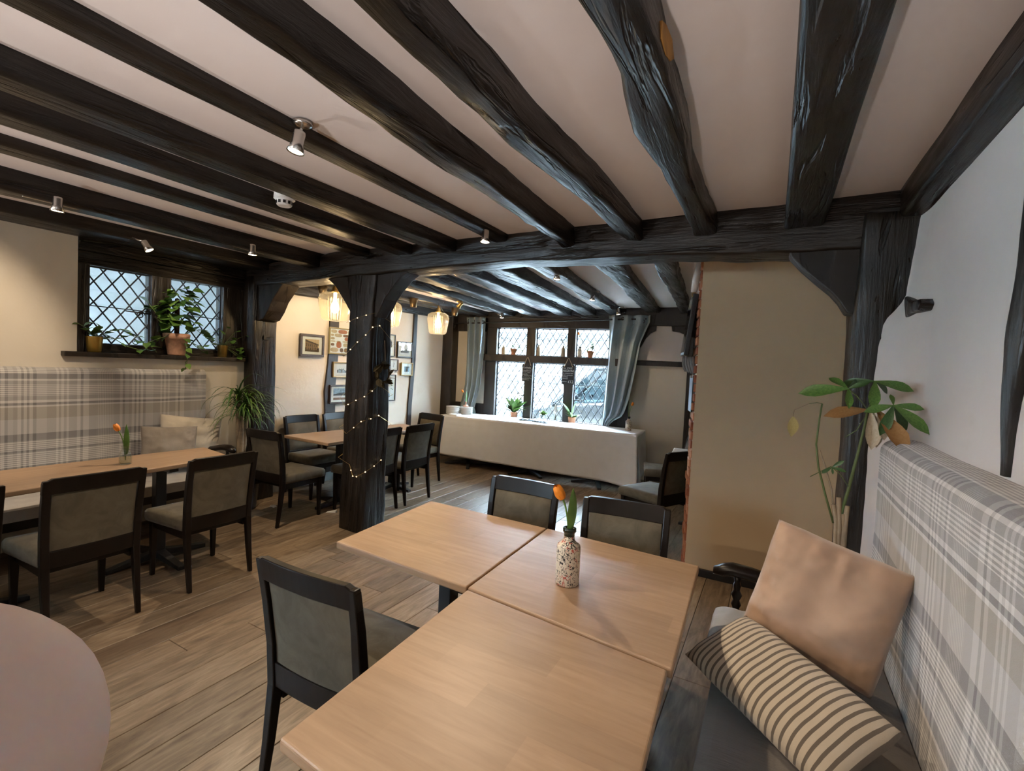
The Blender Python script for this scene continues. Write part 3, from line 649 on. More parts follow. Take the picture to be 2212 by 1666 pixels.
def hwin(x0, x1, z0, z1):
    f = MB(); f.box(x0 - .06, x1 + .06, -.05, .02, z0 - .06, z0); f.box(x0 - .06, x1 + .06, -.05, .02, z1, z1 + .06); f.box(x0 - .06, x0, -.05, .02, z0, z1); f.box(x1, x1 + .06, -.05, .02, z0, z1)
    o = f.build('window', WHITEP, hb); MB().box(x0, x1, -.015, .01, z0, z1).build('pane', DARKGL, o)
for a in ((-2.2, -1.75, .75, 1.42), (-1.1, -.83, .95, 1.38), (-.75, -.28, .4, 1.45), (-3.6, -3.0, .8, 1.5), (1.5, 2.1, .8, 1.5), (3.4, 4.0, .8, 1.5)): hwin(*a)
# parked car: facing left along the street
car = thing('car', 'dark grey car parked close outside the right-hand lights', 'car', fpt(0, -2.0, -.1), FA)
def car_sec(x):     # (z_bottom, z_belt, z_top, half-width belt, half-width top)
    xs = [.30, .45, .9, 1.22, 1.6, 2.05, 2.4, 3.2, 3.9, 4.35, 4.5]
    zb = interp(xs, [.35, .25, .22, .2, .2, .2, .2, .2, .22, .3, .4], x); zm = interp(xs, [.62, .78, .88, .96, 1.02, 1.06, 1.10, 1.14, 1.15, 1.1, .9], x); hw = interp(xs, [.55, .72, .80, .82, .83, .83, .83, .83, .82, .76, .6], x)
    return zb, zm, hw
def car_body():
    m = MB(); N = 42; vs = []; fs = []
    for i in range(N + 1):
        x = lerp(.30, 4.5, i / N); zb, zm, hw = car_sec(x)
        for yy, z in ((-hw * .9, zb), (-hw, zb + .12), (-hw * 1.02, (zb + zm) / 2), (-hw, zm - .1), (-hw * .93, zm - .01), (-hw * .5, zm + .025), (0, zm + .03), (hw * .5, zm + .025), (hw * .93, zm - .01), (hw, zm - .1), (hw * 1.02, (zb + zm) / 2), (hw, zb + .12), (hw * .9, zb)):
            vs.append((x, .85 + yy, z))
    K = 13
    for i in range(N):
        for k in range(K): fs.append((i * K + k, i * K + (k + 1) % K, (i + 1) * K + (k + 1) % K, (i + 1) * K + k))
    fs += [tuple(range(K)), tuple(range(N * K, N * K + K))]
    return m.add(vs, fs)
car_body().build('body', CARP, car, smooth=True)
def cabin():
    top = [(2.02, 1.70), (2.5, 1.765), (3.3, 1.765), (4.0, 1.66)]; bot = [(1.22, .97), (2.2, 1.08), (3.3, 1.13), (4.35, 1.12)]
    r = MB(); r.grid(lambda a, b: (interp([0, .33, .66, 1], [t[0] for t in top], a), .85 + lerp(-.58, .58, b), interp([0, .33, .66, 1], [t[1] for t in top], a) + .03 * (1 - (2 * b - 1) ** 2)), 12, 8)
    r.build('roof', CARP, car, smooth=True, solid=.03)
    for sgn in (-1, 1):
        y0, y1 = .85 + sgn * .79, .85 + sgn * .60
        pl = MB()
        for bx, tx, w in ((1.22, 2.02, .035), (2.55, 2.65, .035), (3.45, 3.4, .03), (4.35, 4.0, .05)):
            zb_ = interp([b[0] for b in bot], [b[1] for b in bot], bx); zt = interp([t[0] for t in top], [t[1] for t in top], tx)
            pl.tube([(bx, y0, zb_ - .04), (lerp(bx, tx, .5), lerp(y0, y1, .5), lerp(zb_, zt, .5)), (tx, y1, zt)], w, 8)
        pl.tube([(t[0], y1, t[1]) for t in top], .035, 8); pl.build('pillar', CARP, car, smooth=True)
        for (b0, b1, t0, t1) in ((1.3, 2.53, 2.06, 2.63), (2.58, 3.42, 2.67, 3.38), (3.48, 4.25, 3.42, 3.95)):
            zf = lambda l, q: interp([a[0] for a in l], [a[1] for a in l], q)
            MB().add([(b0, y0, zf(bot, b0) - .03), (b1, y0, zf(bot, b1) - .03), (t1, y1, zf(top, t1)), (t0, y1, zf(top, t0))], [(0, 1, 2, 3)]).build('side_window', CARGL, car, fix=False)
        MB().lathe([(.0, -.05), (.06, -.05), (.08, -.02), (.08, .03), (0, .07)], 12, (1.62, .85 + sgn * .96, 1.08)).build('wing_mirror', CARP, car, smooth=True)
    MB().add([(1.24, .1, .97), (1.24, 1.6, .97), (2.03, 1.42, 1.70), (2.03, .28, 1.70)], [(0, 1, 2, 3)]).build('windscreen', CARGL, car, fix=False)
    MB().add([(4.34, .1, 1.12), (4.34, 1.6, 1.12), (4.0, 1.42, 1.66), (4.0, .28, 1.66)], [(0, 1, 2, 3)]).build('rear_window', CARGL, car, fix=False)
    MB().tube([(2.02, .27, 1.70), (2.02, 1.43, 1.70)], .03, 8).build('screen_header', CARP, car)
cabin()
st = MB(); st.tube([(1.75 + .0 * math.cos(t), .48 + .18 * math.cos(t), 1.02 + .18 * math.sin(t)) for t in [i * PI / 10 for i in range(20)]], .016, 6, closed=True); st.build('steering_wheel', RUBBER, car)
for sx in (2.4, 3.3):
    for sy in (.45, 1.25): MB().box(sx, sx + .14, sy - .22, sy + .22, .6, 1.3).build('seat', RUBBER, car, bevel=.04)
for wx in (1.05, 3.75):
    for wy in (-.02, 1.56):
        o = MB().lathe([(.18, 0), (.31, .0), (.33, .03), (.33, .15), (.31, .18), (.18, .18)], 24).build('wheel', RUBBER, car, loc=(wx, wy + .17, .33), rot=(rad(90), 0, 0)); MB().lathe([(.0, .02), (.18, .01), (.18, .17), (0, .17)], 14).build('hub_cap', STEEL, o)

# ------------------------------------------------------------------ chairs
def make_chair():
    t = thing('dining_chair', '', 'chair')
    m = MB(); w, d = .235, .235
    # upholstered seat, slightly domed with a soft front
    def seat(a, b):
        x, y = lerp(-1, 1, a), lerp(-1, 1, b); ex = lerp(.205, .232, b)
        return (x * ex, .02 + y * .215, .472 + .012 * (1 - x * x) * (1 - y * y))
    N = 10; m.grid(seat, N, N)
    rim = [seat(i / N, 0) for i in range(N)] + [seat(1, i / N) for i in range(N)] + [seat(1 - i / N, 1) for i in range(N)] + [seat(0, 1 - i / N) for i in range(N)]
    o = len(m.v); L = len(rim)
    for k, (dx, z) in enumerate(((0, .472), (.010, .455), (.012, .42), (.006, .392))):
        m.v += [(p[0] * (1 + dx / .22), p[1] * (1 + dx / .235), z) for p in rim]
    for k in range(3):
        for i in range(L): m.f.append((o + k * L + i, o + k * L + (i + 1) % L, o + (k + 1) * L + (i + 1) % L, o + (k + 1) * L + i)); m.mi.append(0)
    m.f.append(tuple(o + 3 * L + i for i in range(L))); m.mi.append(0)
    so = m.build('seat', FABRIC, t, smooth=False); bm = bmesh.new(); bm.from_mesh(so.data); bmesh.ops.remove_doubles(bm, verts=bm.verts, dist=.0005); bmesh.ops.recalc_face_normals(bm, faces=bm.faces); bm.to_mesh(so.data); bm.free(); so.data.polygons.foreach_set('use_smooth', [True] * len(so.data.polygons))
    fr = MB()
    for b in ((-.205, .205, .195, .22, .335, .395), (-.205, -.18, -.20, .2, .335, .395), (.18, .205, -.2, .2, .335, .395), (-.19, .19, -.20, -.18, .36, .395)): fr.box(*b)
    fr.build('seat_rail', WENGE, t, bevel=.004)
    for sx in (-1, 1):
        # front leg, tapering
        q = lambda cx, cy, hx, hy, z: [(cx - hx, cy - hy, z), (cx + hx, cy - hy, z), (cx + hx, cy + hy, z), (cx - hx, cy + hy, z)]
        l = MB(); l.hexa(q(sx * .205, .213, .013, .013, 0), q(sx * .203, .208, .021, .021, .395)); l.build('leg', WENGE, t, bevel=.004)
        # rear leg runs up as the back stile, curving
        r = MB(); st = [(.205, -.262, .012, .014, 0), (.205, -.235, .016, .018, .2), (.205, -.215, .019, .021, .40), (.208, -.222, .019, .020, .55), (.212, -.245, .018, .018, .72), (.214, -.275, .017, .015, .875)]
        rings = [q(sx * a, b, c, e, z) for a, b, c, e, z in st]; r.v = [p for g in rings for p in g]
        for k in range(len(st) - 1):
            for i in range(4): r.f.append((k * 4 + i, k * 4 + (i + 1) % 4, k * 4 + 4 + (i + 1) % 4, k * 4 + 4 + i)); r.mi.append(0)
        r.f += [(3, 2, 1, 0), tuple(range(len(r.v) - 4, len(r.v)))]; r.mi += [0, 0]
        r.build('leg', WENGE, t, bevel=.005)
    # top rail, gently bowed, rounded upper corners
    def yb(z): return interp([.4, .55, .72, .9], [-.215, -.222, -.245, -.278], z)
    def railb(z0, z1, name, half, bow, th=.014):
        g = MB(); n = 12; vs = []
        for i in range(n + 1):
            x = lerp(-half, half, i / n); dy = -bow * (1 - (x / half) ** 2); cut = max(0, abs(x) - (half - .022)); zt = z1 - (.022 - math.sqrt(max(0, .022 ** 2 - cut ** 2)) if name == 'top_rail' else 0)
            for (yy, z) in ((-th, z0), (th, z0), (th, zt), (-th, zt)): vs.append((x, yb(z) + dy + yy, z))
        fs = [(i * 4 + k, i * 4 + (k + 1) % 4, (i + 1) * 4 + (k + 1) % 4, (i + 1) * 4 + k) for i in range(n) for k in range(4)] + [(0, 1, 2, 3), (n * 4, n * 4 + 1, n * 4 + 2, n * 4 + 3)]
        g.add(vs, fs); g.build(name, WENGE, t, bevel=.004)
    railb(.80, .885, 'top_rail', .232, .016); railb(.395, .487, 'lower_rail', .20, .010)
    # upholstered back pad, proud on the front, flush on the back
    bp = MB()
    for side, off, puff in ((1, .006, .022), (-1, -.006, .006)):
        bp.grid(lambda a, b: (lerp(-.190, .190, a), yb(lerp(.484, .803, b)) - .013 * (1 - (2 * a - 1) ** 2) + side * (abs(off) + puff * (1 - (2 * a - 1) ** 8) * (1 - (2 * b - 1) ** 8)), lerp(.484, .803, b)), 12, 10)
    bp.build('back_pad', FABRIC, t, smooth=True)
    return family(t)
chair0 = make_chair(); first = [True]
def put_chair(x, y, rz, label, group):
    if first[0]: first[0] = False; c = chair0; c.location = (x, y, 0); c.rotation_euler = (0, 0, rz); c['label'] = label
    else: c = dup(chair0, (x, y, 0), rz, label)
    c['group'] = group; return c
g1, g2, g3, g4 = 'chairs along the long left table', 'chairs around the joined beech tables', 'chairs around the dining table by the picture wall', 'chairs in the alcove'
put_chair(-1.315, 1.31, rad(2), 'dark chair seen from behind, close by, pushed toward the bare beech tables', g2)
put_chair(-3.515, 1.205, rad(90), 'dark chair with its back to us at the left table, second from the frame edge', g1)
put_chair(-3.52, 1.905, rad(90), 'dark chair with its back to us at the far end of the left table', g1)
put_chair(-3.56, .62, rad(90), 'chair cut by the left frame edge at the long left table', g1)
put_chair(-1.305, 2.335, rad(180), 'chair facing us behind the table top that has no vase', g2)
put_chair(-.625, 2.26, rad(186), 'chair facing us behind the table top with the doodled vase', g2)
put_chair(-4.11, 3.02, rad(3), 'chair with lit velvet seat at the near end of the picture wall table', g3)
put_chair(-4.60, 3.74, rad(-92), 'chair against the picture wall under the sepia photograph', g3)
put_chair(-4.60, 4.28, rad(-90), 'chair against the picture wall, mostly hidden by the middle post', g3)
put_chair(-4.08, 4.88, rad(172), 'chair at the far end of the picture wall table, beside the white cloth', g3)
put_chair(-3.71, 4.20, rad(90), 'chair right of the middle post, its whole back panel in view', g3)
put_chair(-3.72, 3.66, rad(90), 'chair half hidden behind the middle post on the aisle side', g3)
put_chair(-.93, 4.66, rad(64), 'dark-backed chair by the brick edge with its pale seat toward the window', g4)
put_chair(-1.06, 5.82, rad(105), 'chair beyond the small white table near the alcove', g4)

# ------------------------------------------------------------------ tables
def pedestal(t, cx, cy, top, foot=.29, rz=PI / 4 * 0, sq=.035):
    MB().box(cx - sq, cx + sq, cy - sq, cy + sq, .05, top).build('column', BLACKM, t, bevel=.006)
    for k in range(4):
        a = rz + k * PI / 2; d = Vector((math.cos(a), math.sin(a), 0)); n = Vector((-d.y, d.x, 0)); c = Vector((cx, cy, 0))
        f = MB(); w0, w1 = .032, .024
        f.hexa([c + n * -w0 + Vector((0, 0, .03)), c + d * foot - n * w1, c + d * foot + n * w1, c + n * w0 + Vector((0, 0, .03))], [c - n * w0 + Vector((0, 0, .085)), c + d * foot - n * w1 + Vector((0, 0, .028)), c + d * foot + n * w1 + Vector((0, 0, .028)), c + n * w0 + Vector((0, 0, .085))])
        f.build('foot', BLACKM, t, bevel=.004)
    MB().box(cx - .2, cx + .2, cy - .03, cy + .03, top - .025, top).build('top_bracket', BLACKM, t); MB().box(cx - .03, cx + .03, cy - .2, cy + .2, top - .026, top).build('top_bracket', BLACKM, t)
def table(poly, label, mat, peds, th=.032, top=.75, group=None, name='dining_table', foot=.29, loc=(0, 0, 0), rz=0, frz=0):
    t = thing(name, label, 'table', loc, rz, group)
    m = MB(); m.prism(poly, 'z', top - th, top); m.build('tabletop', mat, t, bevel=.007, seg=3)
    for p in peds: pedestal(t, p[0], p[1], top - th, foot, frz)
    return t
def quad(x0, x1, y0, y1, a=0):
    c = ((x0 + x1) / 2, (y0 + y1) / 2); R = Matrix.Rotation(a, 2)
    return [tuple(Vector(c) + R @ Vector((x - c[0], y - c[1]))) for x, y in ((x0, y0), (x1, y0), (x1, y1), (x0, y1))]
gt = 'three bare beech tables pushed together'
table([(-1.69, 1.50), (-.957, 1.468), (-.988, 2.25), (-1.76, 2.27)], 'bare beech table top farthest from us, left of the vase', BX, [(-1.32, 1.87)], group=gt)
table([(-.951, 1.468), (-.20, 1.385), (-.235, 2.21), (-.982, 2.25)], 'beech table top holding the doodled bottle vase', BX, [(-.6, 1.85)], group=gt)
table([(-.893, .655), (-.165, .60), (-.212, 1.375), (-.944, 1.455)], 'nearest bare beech table top at the bottom of the view', BX, [(-.55, 1.02)], group=gt)
table([(-4.36, .40), (-3.63, .40), (-3.80, 2.27), (-4.30, 2.34)], 'long beech table in front of the tartan bench on the left', BY, [(-3.95, .8), (-3.98, 1.85)], foot=.33)
gm = 'two beech tables joined under the pendant lamps'
table([(-4.44, 3.21), (-3.75, 3.19), (-3.80, 4.02), (-4.36, 4.03)], 'beech table at the near end under the pendants, left of the post', BY, [(-4.06, 3.62)], group=gm)
table([(-4.36, 4.034), (-3.80, 4.024), (-3.86, 4.76), (-4.26, 4.84)], 'beech table at the far end under the pendants, right of the post', BY, [(-4.06, 4.44)], group=gm)
table([(-.94, 5.60), (-.86, 4.85), (-.1, 4.9), (-.18, 5.62)], 'small white-topped table in the alcove by the brick edge', simple('white_laminate', (.75, .76, .78), .3), [(-.5, 5.25)], name='cafe_table')
# buffet: three pedestal tables under one cloth
BF = Vector((-4.56, 6.03, 0)); BA = math.atan2(.20, 3.03)
gb = 'pedestal tables under the white buffet cloth'
for k in range(3): table(quad(.02 + k * 1.01, 1.0 + k * 1.01, .02, .62), 'black-footed buffet table hidden under the long white cloth, %s' % ['left', 'middle', 'right'][k], BX, [([.42, 1.48, 2.5][k], .21)], top=.757, group=gb, foot=.36, loc=BF, rz=BA, frz=[.5, .85, .35][k])
# extra visible cross feet between them
cl = MB(); zt = .763
def cloth_top(a, b): return (lerp(-.02, 3.05, a), lerp(-.012, .645, b), zt + .002 * nz((a * 9, b * 3, 0), 1))
cl.grid(cloth_top, 60, 10)
def front(a, b):
    x = lerp(-.02, 3.05, a); hem = interp([0, .06, .88, .95, 1], [.165, .15, .10, .085, .012], a); z = lerp(zt, hem, b)
    fold = .004 * math.sin(x * 9 + 1) * b + .003 * nz((x * 2, z * 2, 1), 1) + (.15 * max(0, (a - .88) / .12) ** 1.6 * b)
    sx = -.04 * b * (1 - min(1, a * 12)) + .07 * b * max(0, (a - .93) / .07)
    crease = .004 * math.exp(-((z - .665) / .008) ** 2) + .004 * math.exp(-((x - 1.28) / .008) ** 2)
    return (x + sx, -.014 - fold - .02 * b - crease, z)
cl.grid(front, 130, 24)
def right(a, b):
    y = lerp(-.012, .645, a); hem = lerp(.03, .30, min(1, a * 1.4)) - .1 * math.sin(a * 7) * .5; z = lerp(zt, hem, b)
    ff = .05 * b * math.cos(a * 11) * (1 - .3 * a)
    return (3.05 + .035 * b + ff + .035 * b * (1 - a), y - .12 * b * (1 - a) ** 2, z)
cl.grid(right, 40, 18)
def leftd(a, b): return (-.02 - .03 * b - .008 * b * math.sin(a * 9), lerp(-.012, .645, a), lerp(zt, .16, b))
cl.grid(leftd, 20, 10)
o = cl.build('tablecloth', LINEN, None, smooth=True, loc=BF, rot=(0, 0, BA), fix=False); m_ = o.modifiers.new('solid', 'SOLIDIFY'); m_.thickness = .0015; m_.offset = 1
tag(o, 'long white tablecloth over the buffet tables below the street window', 'tablecloth')
def bpt(u, v, z=.7655):
    R = Matrix.Rotation(BA, 2); q = R @ Vector((u, v)); return Vector((BF.x + q.x, BF.y + q.y, z))

# ------------------------------------------------------------------ benches
def panel(fn, nu, nv, uvfn, name, parent, mat, th):
    m = MB(); m.grid(fn, nu, nv, uvfn=uvfn); o = m.build(name, mat, parent, smooth=True, fix=False); return o
def tartan_panel(name, label, x_front, x_back, y0, y1, z0, z1, side, puff=.012, u_off=0):
    t = thing(name, label, 'bench back', (0, 0, 0)); r = .055; m = MB()
    # section from bottom front up over the rounded top to the back
    sec = [(x_front, z0)] + [(x_front, lerp(z0, z1 - r, k / 10)) for k in range(1, 11)] + [(x_front + side * r * (1 - math.cos(q)), z1 - r + r * math.sin(q)) for q in [PI / 2 * k / 6 for k in range(1, 7)]] + [(x_back, z1)]
    d = [0]
    for a, b in zip(sec, sec[1:]): d.append(d[-1] + math.hypot(b[0] - a[0], b[1] - a[1]))
    n = len(sec) - 1; NY = 60
    def fn(a, b):
        k = round(b * n); x, z = sec[k]; y = lerp(y0, y1, a); e = min(a, 1 - a) * abs(y1 - y0); round_ = side * .02 * max(0, 1 - e / .02) ** 2
        wob = .006 * nz((0, y * 1.5, z * 2), 1.3)
        return (x + round_ + wob, y, z + .004 * nz((3, y * 2, 0), 1))
    m.grid(fn, NY, n, uvfn=lambda a, b: (lerp(y0, y1, a) * 1.0 + u_off, d[n] - d[round(b * n)] ))
    lo = [fn(0, k / n) for k in range(n + 1)]; hi = [fn(1, k / n) for k in range(n + 1)]
    for ring in (lo, hi):
        o = len(m.v); m.v += ring + [(x_back, ring[0][1], z0)]
        for k in range(len(ring) + 1): m.uv[o + k] = (k * .01 + .3, m.v[o + k][2])
        m.f.append(tuple(range(o, o + len(ring) + 1))); m.mi.append(0)
    m.build('upholstery', TARTAN, t, smooth=False); return t
tartan_panel('bench_back_panel', 'tall blue-grey tartan back panel fixed along the right wall', .455, .60, -.9, 2.84, .30, 1.325, 1, u_off=.35)
tartan_panel('bench_back_panel', 'tall grey-beige tartan back panel along the left wall', -4.90, -4.98, -.6, 2.68, .30, 1.40, -1, u_off=.13)
def bench(name, label, x0, x1, y0, y1, arm_y, inner, top=.46, cover=None):
    """x0 = free edge, x1 = wall edge"""
    t = thing(name, label, 'bench', (0, 0, 0)); s = 1 if x1 > x0 else -1
    m = MB(); m.grid(lambda a, b: (lerp(x0, x1, a), lerp(y0, y1, b), top - .012 * (2 * a - 1) ** 6 - .006 * nz((a * 3, b * 14, 0), 1)), 16, 60, uvfn=lambda a, b: (lerp(y0, y1, b), a * .5))
    rim = [(x0, y0), (x1, y0), (x1, y1), (x0, y1)]; m.prism([(x0, y0), (x1, y0), (x1, y1), (x0, y1)], 'z', top - .09, top - .012)
    m.build('seat_pad', cover or SEATC, t)
    MB().box(min(x0 + s * .02, x1), max(x0 + s * .02, x1), y0, y1, .30, top - .085).build('seat_frame', WENGE, t, bevel=.005)
    for yy in (y0 + .05, (y0 + y1) / 2, y1 - .03):
        MB().lathe([(.03, 0), (.03, .04), (.02, .06), (.028, .12), (.018, .2), (.03, .26), (.03, .31)], 14, (x0 + s * .06, yy, 0)).build('leg', WENGE, t, smooth=True)
        MB().box(x1 - s * .08 - .02, x1 - s * .08 + .02, yy - .02, yy + .02, 0, .31).build('leg', WENGE, t)
    # arm at the far end: flat scrolled top on a turned spindle
    a = MB(); pts = [(x0 - s * .06, .665), (x0 + s * .02, .688), (x0 + s * .12, .682), (x0 + s * .3, .645), (x1, .625)]
    vs = []; n = 16
    for i in range(n + 1):
        f = i / n; x = lerp(pts[0][0], pts[-1][0], f); z = interp([p[0] for p in pts][::s], [p[1] for p in pts][::s], x); w = interp([0, .08, .2, 1], [.02, .042, .044, .03], f); h = interp([0, .06, 1], [.018, .030, .026], f)
        for k in range(8): vs.append((x, arm_y + w * math.cos(k * PI / 4 + PI / 8), z + h * math.sin(k * PI / 4 + PI / 8)))
    a.add(vs, [(i * 8 + k, i * 8 + (k + 1) % 8, (i + 1) * 8 + (k + 1) % 8, (i + 1) * 8 + k) for i in range(n) for k in range(8)] + [tuple(range(8)), tuple(range(n * 8, n * 8 + 8))])
    a.build('armrest', WENGE, t, smooth=True)
    MB().lathe([(.022, .30), (.022, .50), (.014, .51), (.022, .53), (.014, .55), (.024, .575), (.013, .595), (.017, .62), (.012, .635), (.018, .665)], 16, (x0 + s * .045, arm_y, 0)).build('spindle', WENGE, t, smooth=True)
    return t
bench('settle', 'dark wooden settle with cushioned seat along the right wall', -.135, .45, -.9, 2.40, 2.425, 1, cover=simple('seat_pad_dark', (.17, .155, .14), .9, bump=.4, bscale=160, stretch=(.1, 1, 1)))
bench('settle', 'dark wooden settle with pale seat behind the long left table', -4.42, -4.92, -.6, 2.62, 2.64, 1, top=.46)

# ------------------------------------------------------------------ cushions
def pillow(name, label, mat, w, h, t, M, seed=0, wr=.008, cat='cushion', pinch=.10, uvs=False, sag=0, lump=.25):
    m = MB(); N = 34
    for side in (1, -1):
        def fn(a, b):
            u, v = 2 * a - 1, 2 * b - 1
            px = 1 - pinch * (1 - abs(v) ** 2.2) * abs(u) ** 1; pz = 1 - pinch * (1 - abs(u) ** 2.2) * abs(v)
            e = max(0, 1 - abs(u) ** 3.2) ** .6 * max(0, 1 - abs(v) ** 3.2) ** .6; cc = 1 - .045 * max(0, abs(u) + abs(v) - 1.55) / .45
            n1 = nz((u * 2 + seed, v * 2, side), 1.1); ax = max(abs(u), abs(v)); edge = ax ** 3 * (1 - ax ** 12)
            wrn = wr * edge * nz((u * 5 + seed, v * 5, seed), 1.6) * 2.2 + wr * 1.3 * max(0, v) ** 2 * math.sin(u * 13 + 3 * nz((u * 2, seed, 0), 1.5)) * (1 - abs(u)) * (1 if wr > .01 else 0)
            return (u * w / 2 * px * cc, side * (t / 2 * e * (1 + lump * n1) + wrn * e) , v * h / 2 * pz * cc - sag * (1 - u * u) * (1 if v > 0 else .2))
        m.grid(fn, N, N, uvfn=lambda a, b: (a, b))
    o = m.build(name, mat, None, smooth=True); bm = bmesh.new(); bm.from_mesh(o.data); bmesh.ops.remove_doubles(bm, verts=bm.verts, dist=.0008); bmesh.ops.recalc_face_normals(bm, faces=bm.faces); bm.to_mesh(o.data); bm.free()
    o.matrix_world = M; return tag(o, label, cat)
def TRS(loc, rx=0, ry=0, rz=0): return Matrix.Translation(loc) @ Euler((rx, ry, rz), 'XYZ').to_matrix().to_4x4()
pillow('cushion', 'large plain tan velvet cushion propped at the corner of the right settle', TAN, .455, .47, .20, TRS((.205, 2.08, .765), rad(-10), rad(12), rad(-14)), 3, .02, pinch=.055)
pillow('cushion', 'cream cushion with dark pinstripes lying on the right settle', STRIPE, .60, .31, .15, TRS((.075, 1.775, .57), rad(-66), rad(4), rad(-43)), 8, .002, pinch=.04, lump=.06)
pillow('cushion', 'brown-grey cushion on the left settle beside the tulip', GREYC, .46, .36, .13, TRS((-4.72, 2.27, .725), rad(-14), rad(4), rad(80)), 5, .012)
pillow('cushion', 'larger cream cushion behind the brown-grey one', CREAM, .56, .40, .15, TRS((-4.82, 2.50, .77), rad(-12), rad(8), rad(84)), 6, .012)
pillow('seat_pad', 'loose pale grey seat pad end under the tan cushion', simple('loose_pad', (.50, .50, .49), .9, bump=.3, bscale=160),   .40, .36, .10, TRS((.0, 2.20, .505), rad(90), 0, rad(90)), 9, .006, cat='seat pad', pinch=.03)

# ------------------------------------------------------------------ ceiling spotlights
def spotlight(base, lens, label, aim=None, power=20, rose='disc', metal=STEEL, size=110, beam=None):
    base, lens = Vector(base), Vector(lens); t = thing('ceiling_spotlight', label, 'spotlight', base, 0, 'small ceiling spotlights')
    L = lens - base; aim = (Vector(aim) - lens).normalized() if aim is not None else Vector((0, 0, -1))
    head_top = L - aim * .085
    if rose == 'disc': MB().lathe([(0, -.024), (.022, -.022), (.038, -.014), (.043, 0)], 20).build('ceiling_rose', metal, t, smooth=True)
    elif rose == 'bar': MB().box(-.008, .008, -.13, .13, -.012, .004).build('mounting_bar', metal, t, bevel=.003)
    MB().tube([(0, 0, -.01), head_top * .5 + Vector((0, 0, -.01)), head_top], .006, 8).build('arm', metal, t, smooth=True)
    R = aim.to_track_quat('Z', 'Y').to_matrix().to_4x4()
    h = MB().lathe([(0, -.004), (.021, 0), (.023, .01), (.023, .05), (.033, .082), (.031, .083), (.028, .079)], 20, cap=False).build('lamp_head', metal, t, smooth=True); h.matrix_local = Matrix.Translation(head_top) @ R
    f = MB().lathe([(0, .079), (.028, .0785)], 20, cap=False).build('lamp_face', LENS, t); f.matrix_local = Matrix.Translation(head_top) @ R
    spot(lens + aim * .014, Vector(beam) if beam else lens + aim, power, size)
    return t
SP = 20
spotlight((-1.785, 1.335, 2.552), (-1.69, 1.235, 2.372), 'nickel spotlight nearest to us on the shallow joist', aim=(-1.95, .9, 0), power=SP * 2.0, beam=(-1.5, 1.7, 0), size=125)
spotlight((-1.86, 2.875, 2.55), (-1.755, 2.73, 2.40), 'nickel spotlight in front of the cross beam', aim=(-1.70, 2.55, 1.0), beam=(-1.3, 1.9, .3), size=120, power=SP * 3.0)
spotlight((-3.88, 1.20, 2.44), (-3.71, 1.17, 2.35), 'spotlight on a bar above the left end of the long table', aim=(-3.78, 1.15, 1.0), power=SP * 2.2, rose='bar', beam=(-5.0, .55, 1.25), size=95)
spotlight((-3.86, 2.42, 2.44), (-3.64, 2.31, 2.35), 'spotlight on a bar between left window and cross beam', aim=(-3.6, 2.28, 0), power=SP * 3.2, rose='bar', beam=(-3.3, 2.1, 0))
spotlight((-4.50, 1.87, 2.46), (-4.36, 1.93, 2.35), 'spotlight angled at the left leaded window', aim=(-4.15, 2.12, 1.9), power=SP * .9, rose=None, beam=(-4.95, 2.5, 1.75), size=80)
spotlight((-1.77, 4.0, 2.50), (-1.73, 3.89, 2.36), 'nearest spotlight of the row beyond the cross beam', aim=(-1.7, 3.8, 0), power=SP * .4)
spotlight((-1.87, 5.34, 2.50), (-1.87, 5.22, 2.37), 'middle spotlight of the row beyond the cross beam', aim=(-2.0, 5.0, 0), power=SP * .4)
spotlight((-1.94, 6.61, 2.49), (-1.93, 6.48, 2.36), 'spotlight over the right curtain', aim=(-1.5, 6.5, 0), power=SP * .3)
spotlight((-3.83, 6.49, 2.385), (-3.72, 6.36, 2.31), 'spotlight by the left end of the curtain rod', aim=(-3.8, 6.2, 0), power=SP * .3)
spotlight((-3.60, 5.06, 2.385), (-3.57, 5.0, 2.30), 'brass spotlight above the farthest pendant lamp', aim=(-4.9, 5.3, 1.2), power=SP * 1.0, metal=BRASS)
spotlight((-4.20, 3.72, 2.39), (-4.24, 3.72, 2.30), 'unseen spotlight assumed behind the left brace, washing the picture wall', aim=(-4.97, 3.95, 1.55), power=SP * .75, metal=BRASS)  # assumed lamp, no fixture in view; puts a pool of light on the wall
spotlight((-1.86, -.9, 2.50), (-1.75, -.95, 2.36), 'unseen spotlight assumed behind the viewer on the shallow joist', aim=(-1.2, -.4, 1.2), power=SP * 4, beam=(.2, 1.75, .6), size=46)  # assumed lamp out of view, its beam set on the right settle and cushions
spotlight((-3.9, -.9, 2.43), (-3.75, -.95, 2.34), 'unseen spotlight added behind the viewer over the left side', aim=(-3.6, -.6, 0), power=SP)  # assumed lamp out of view, adds warm light from behind

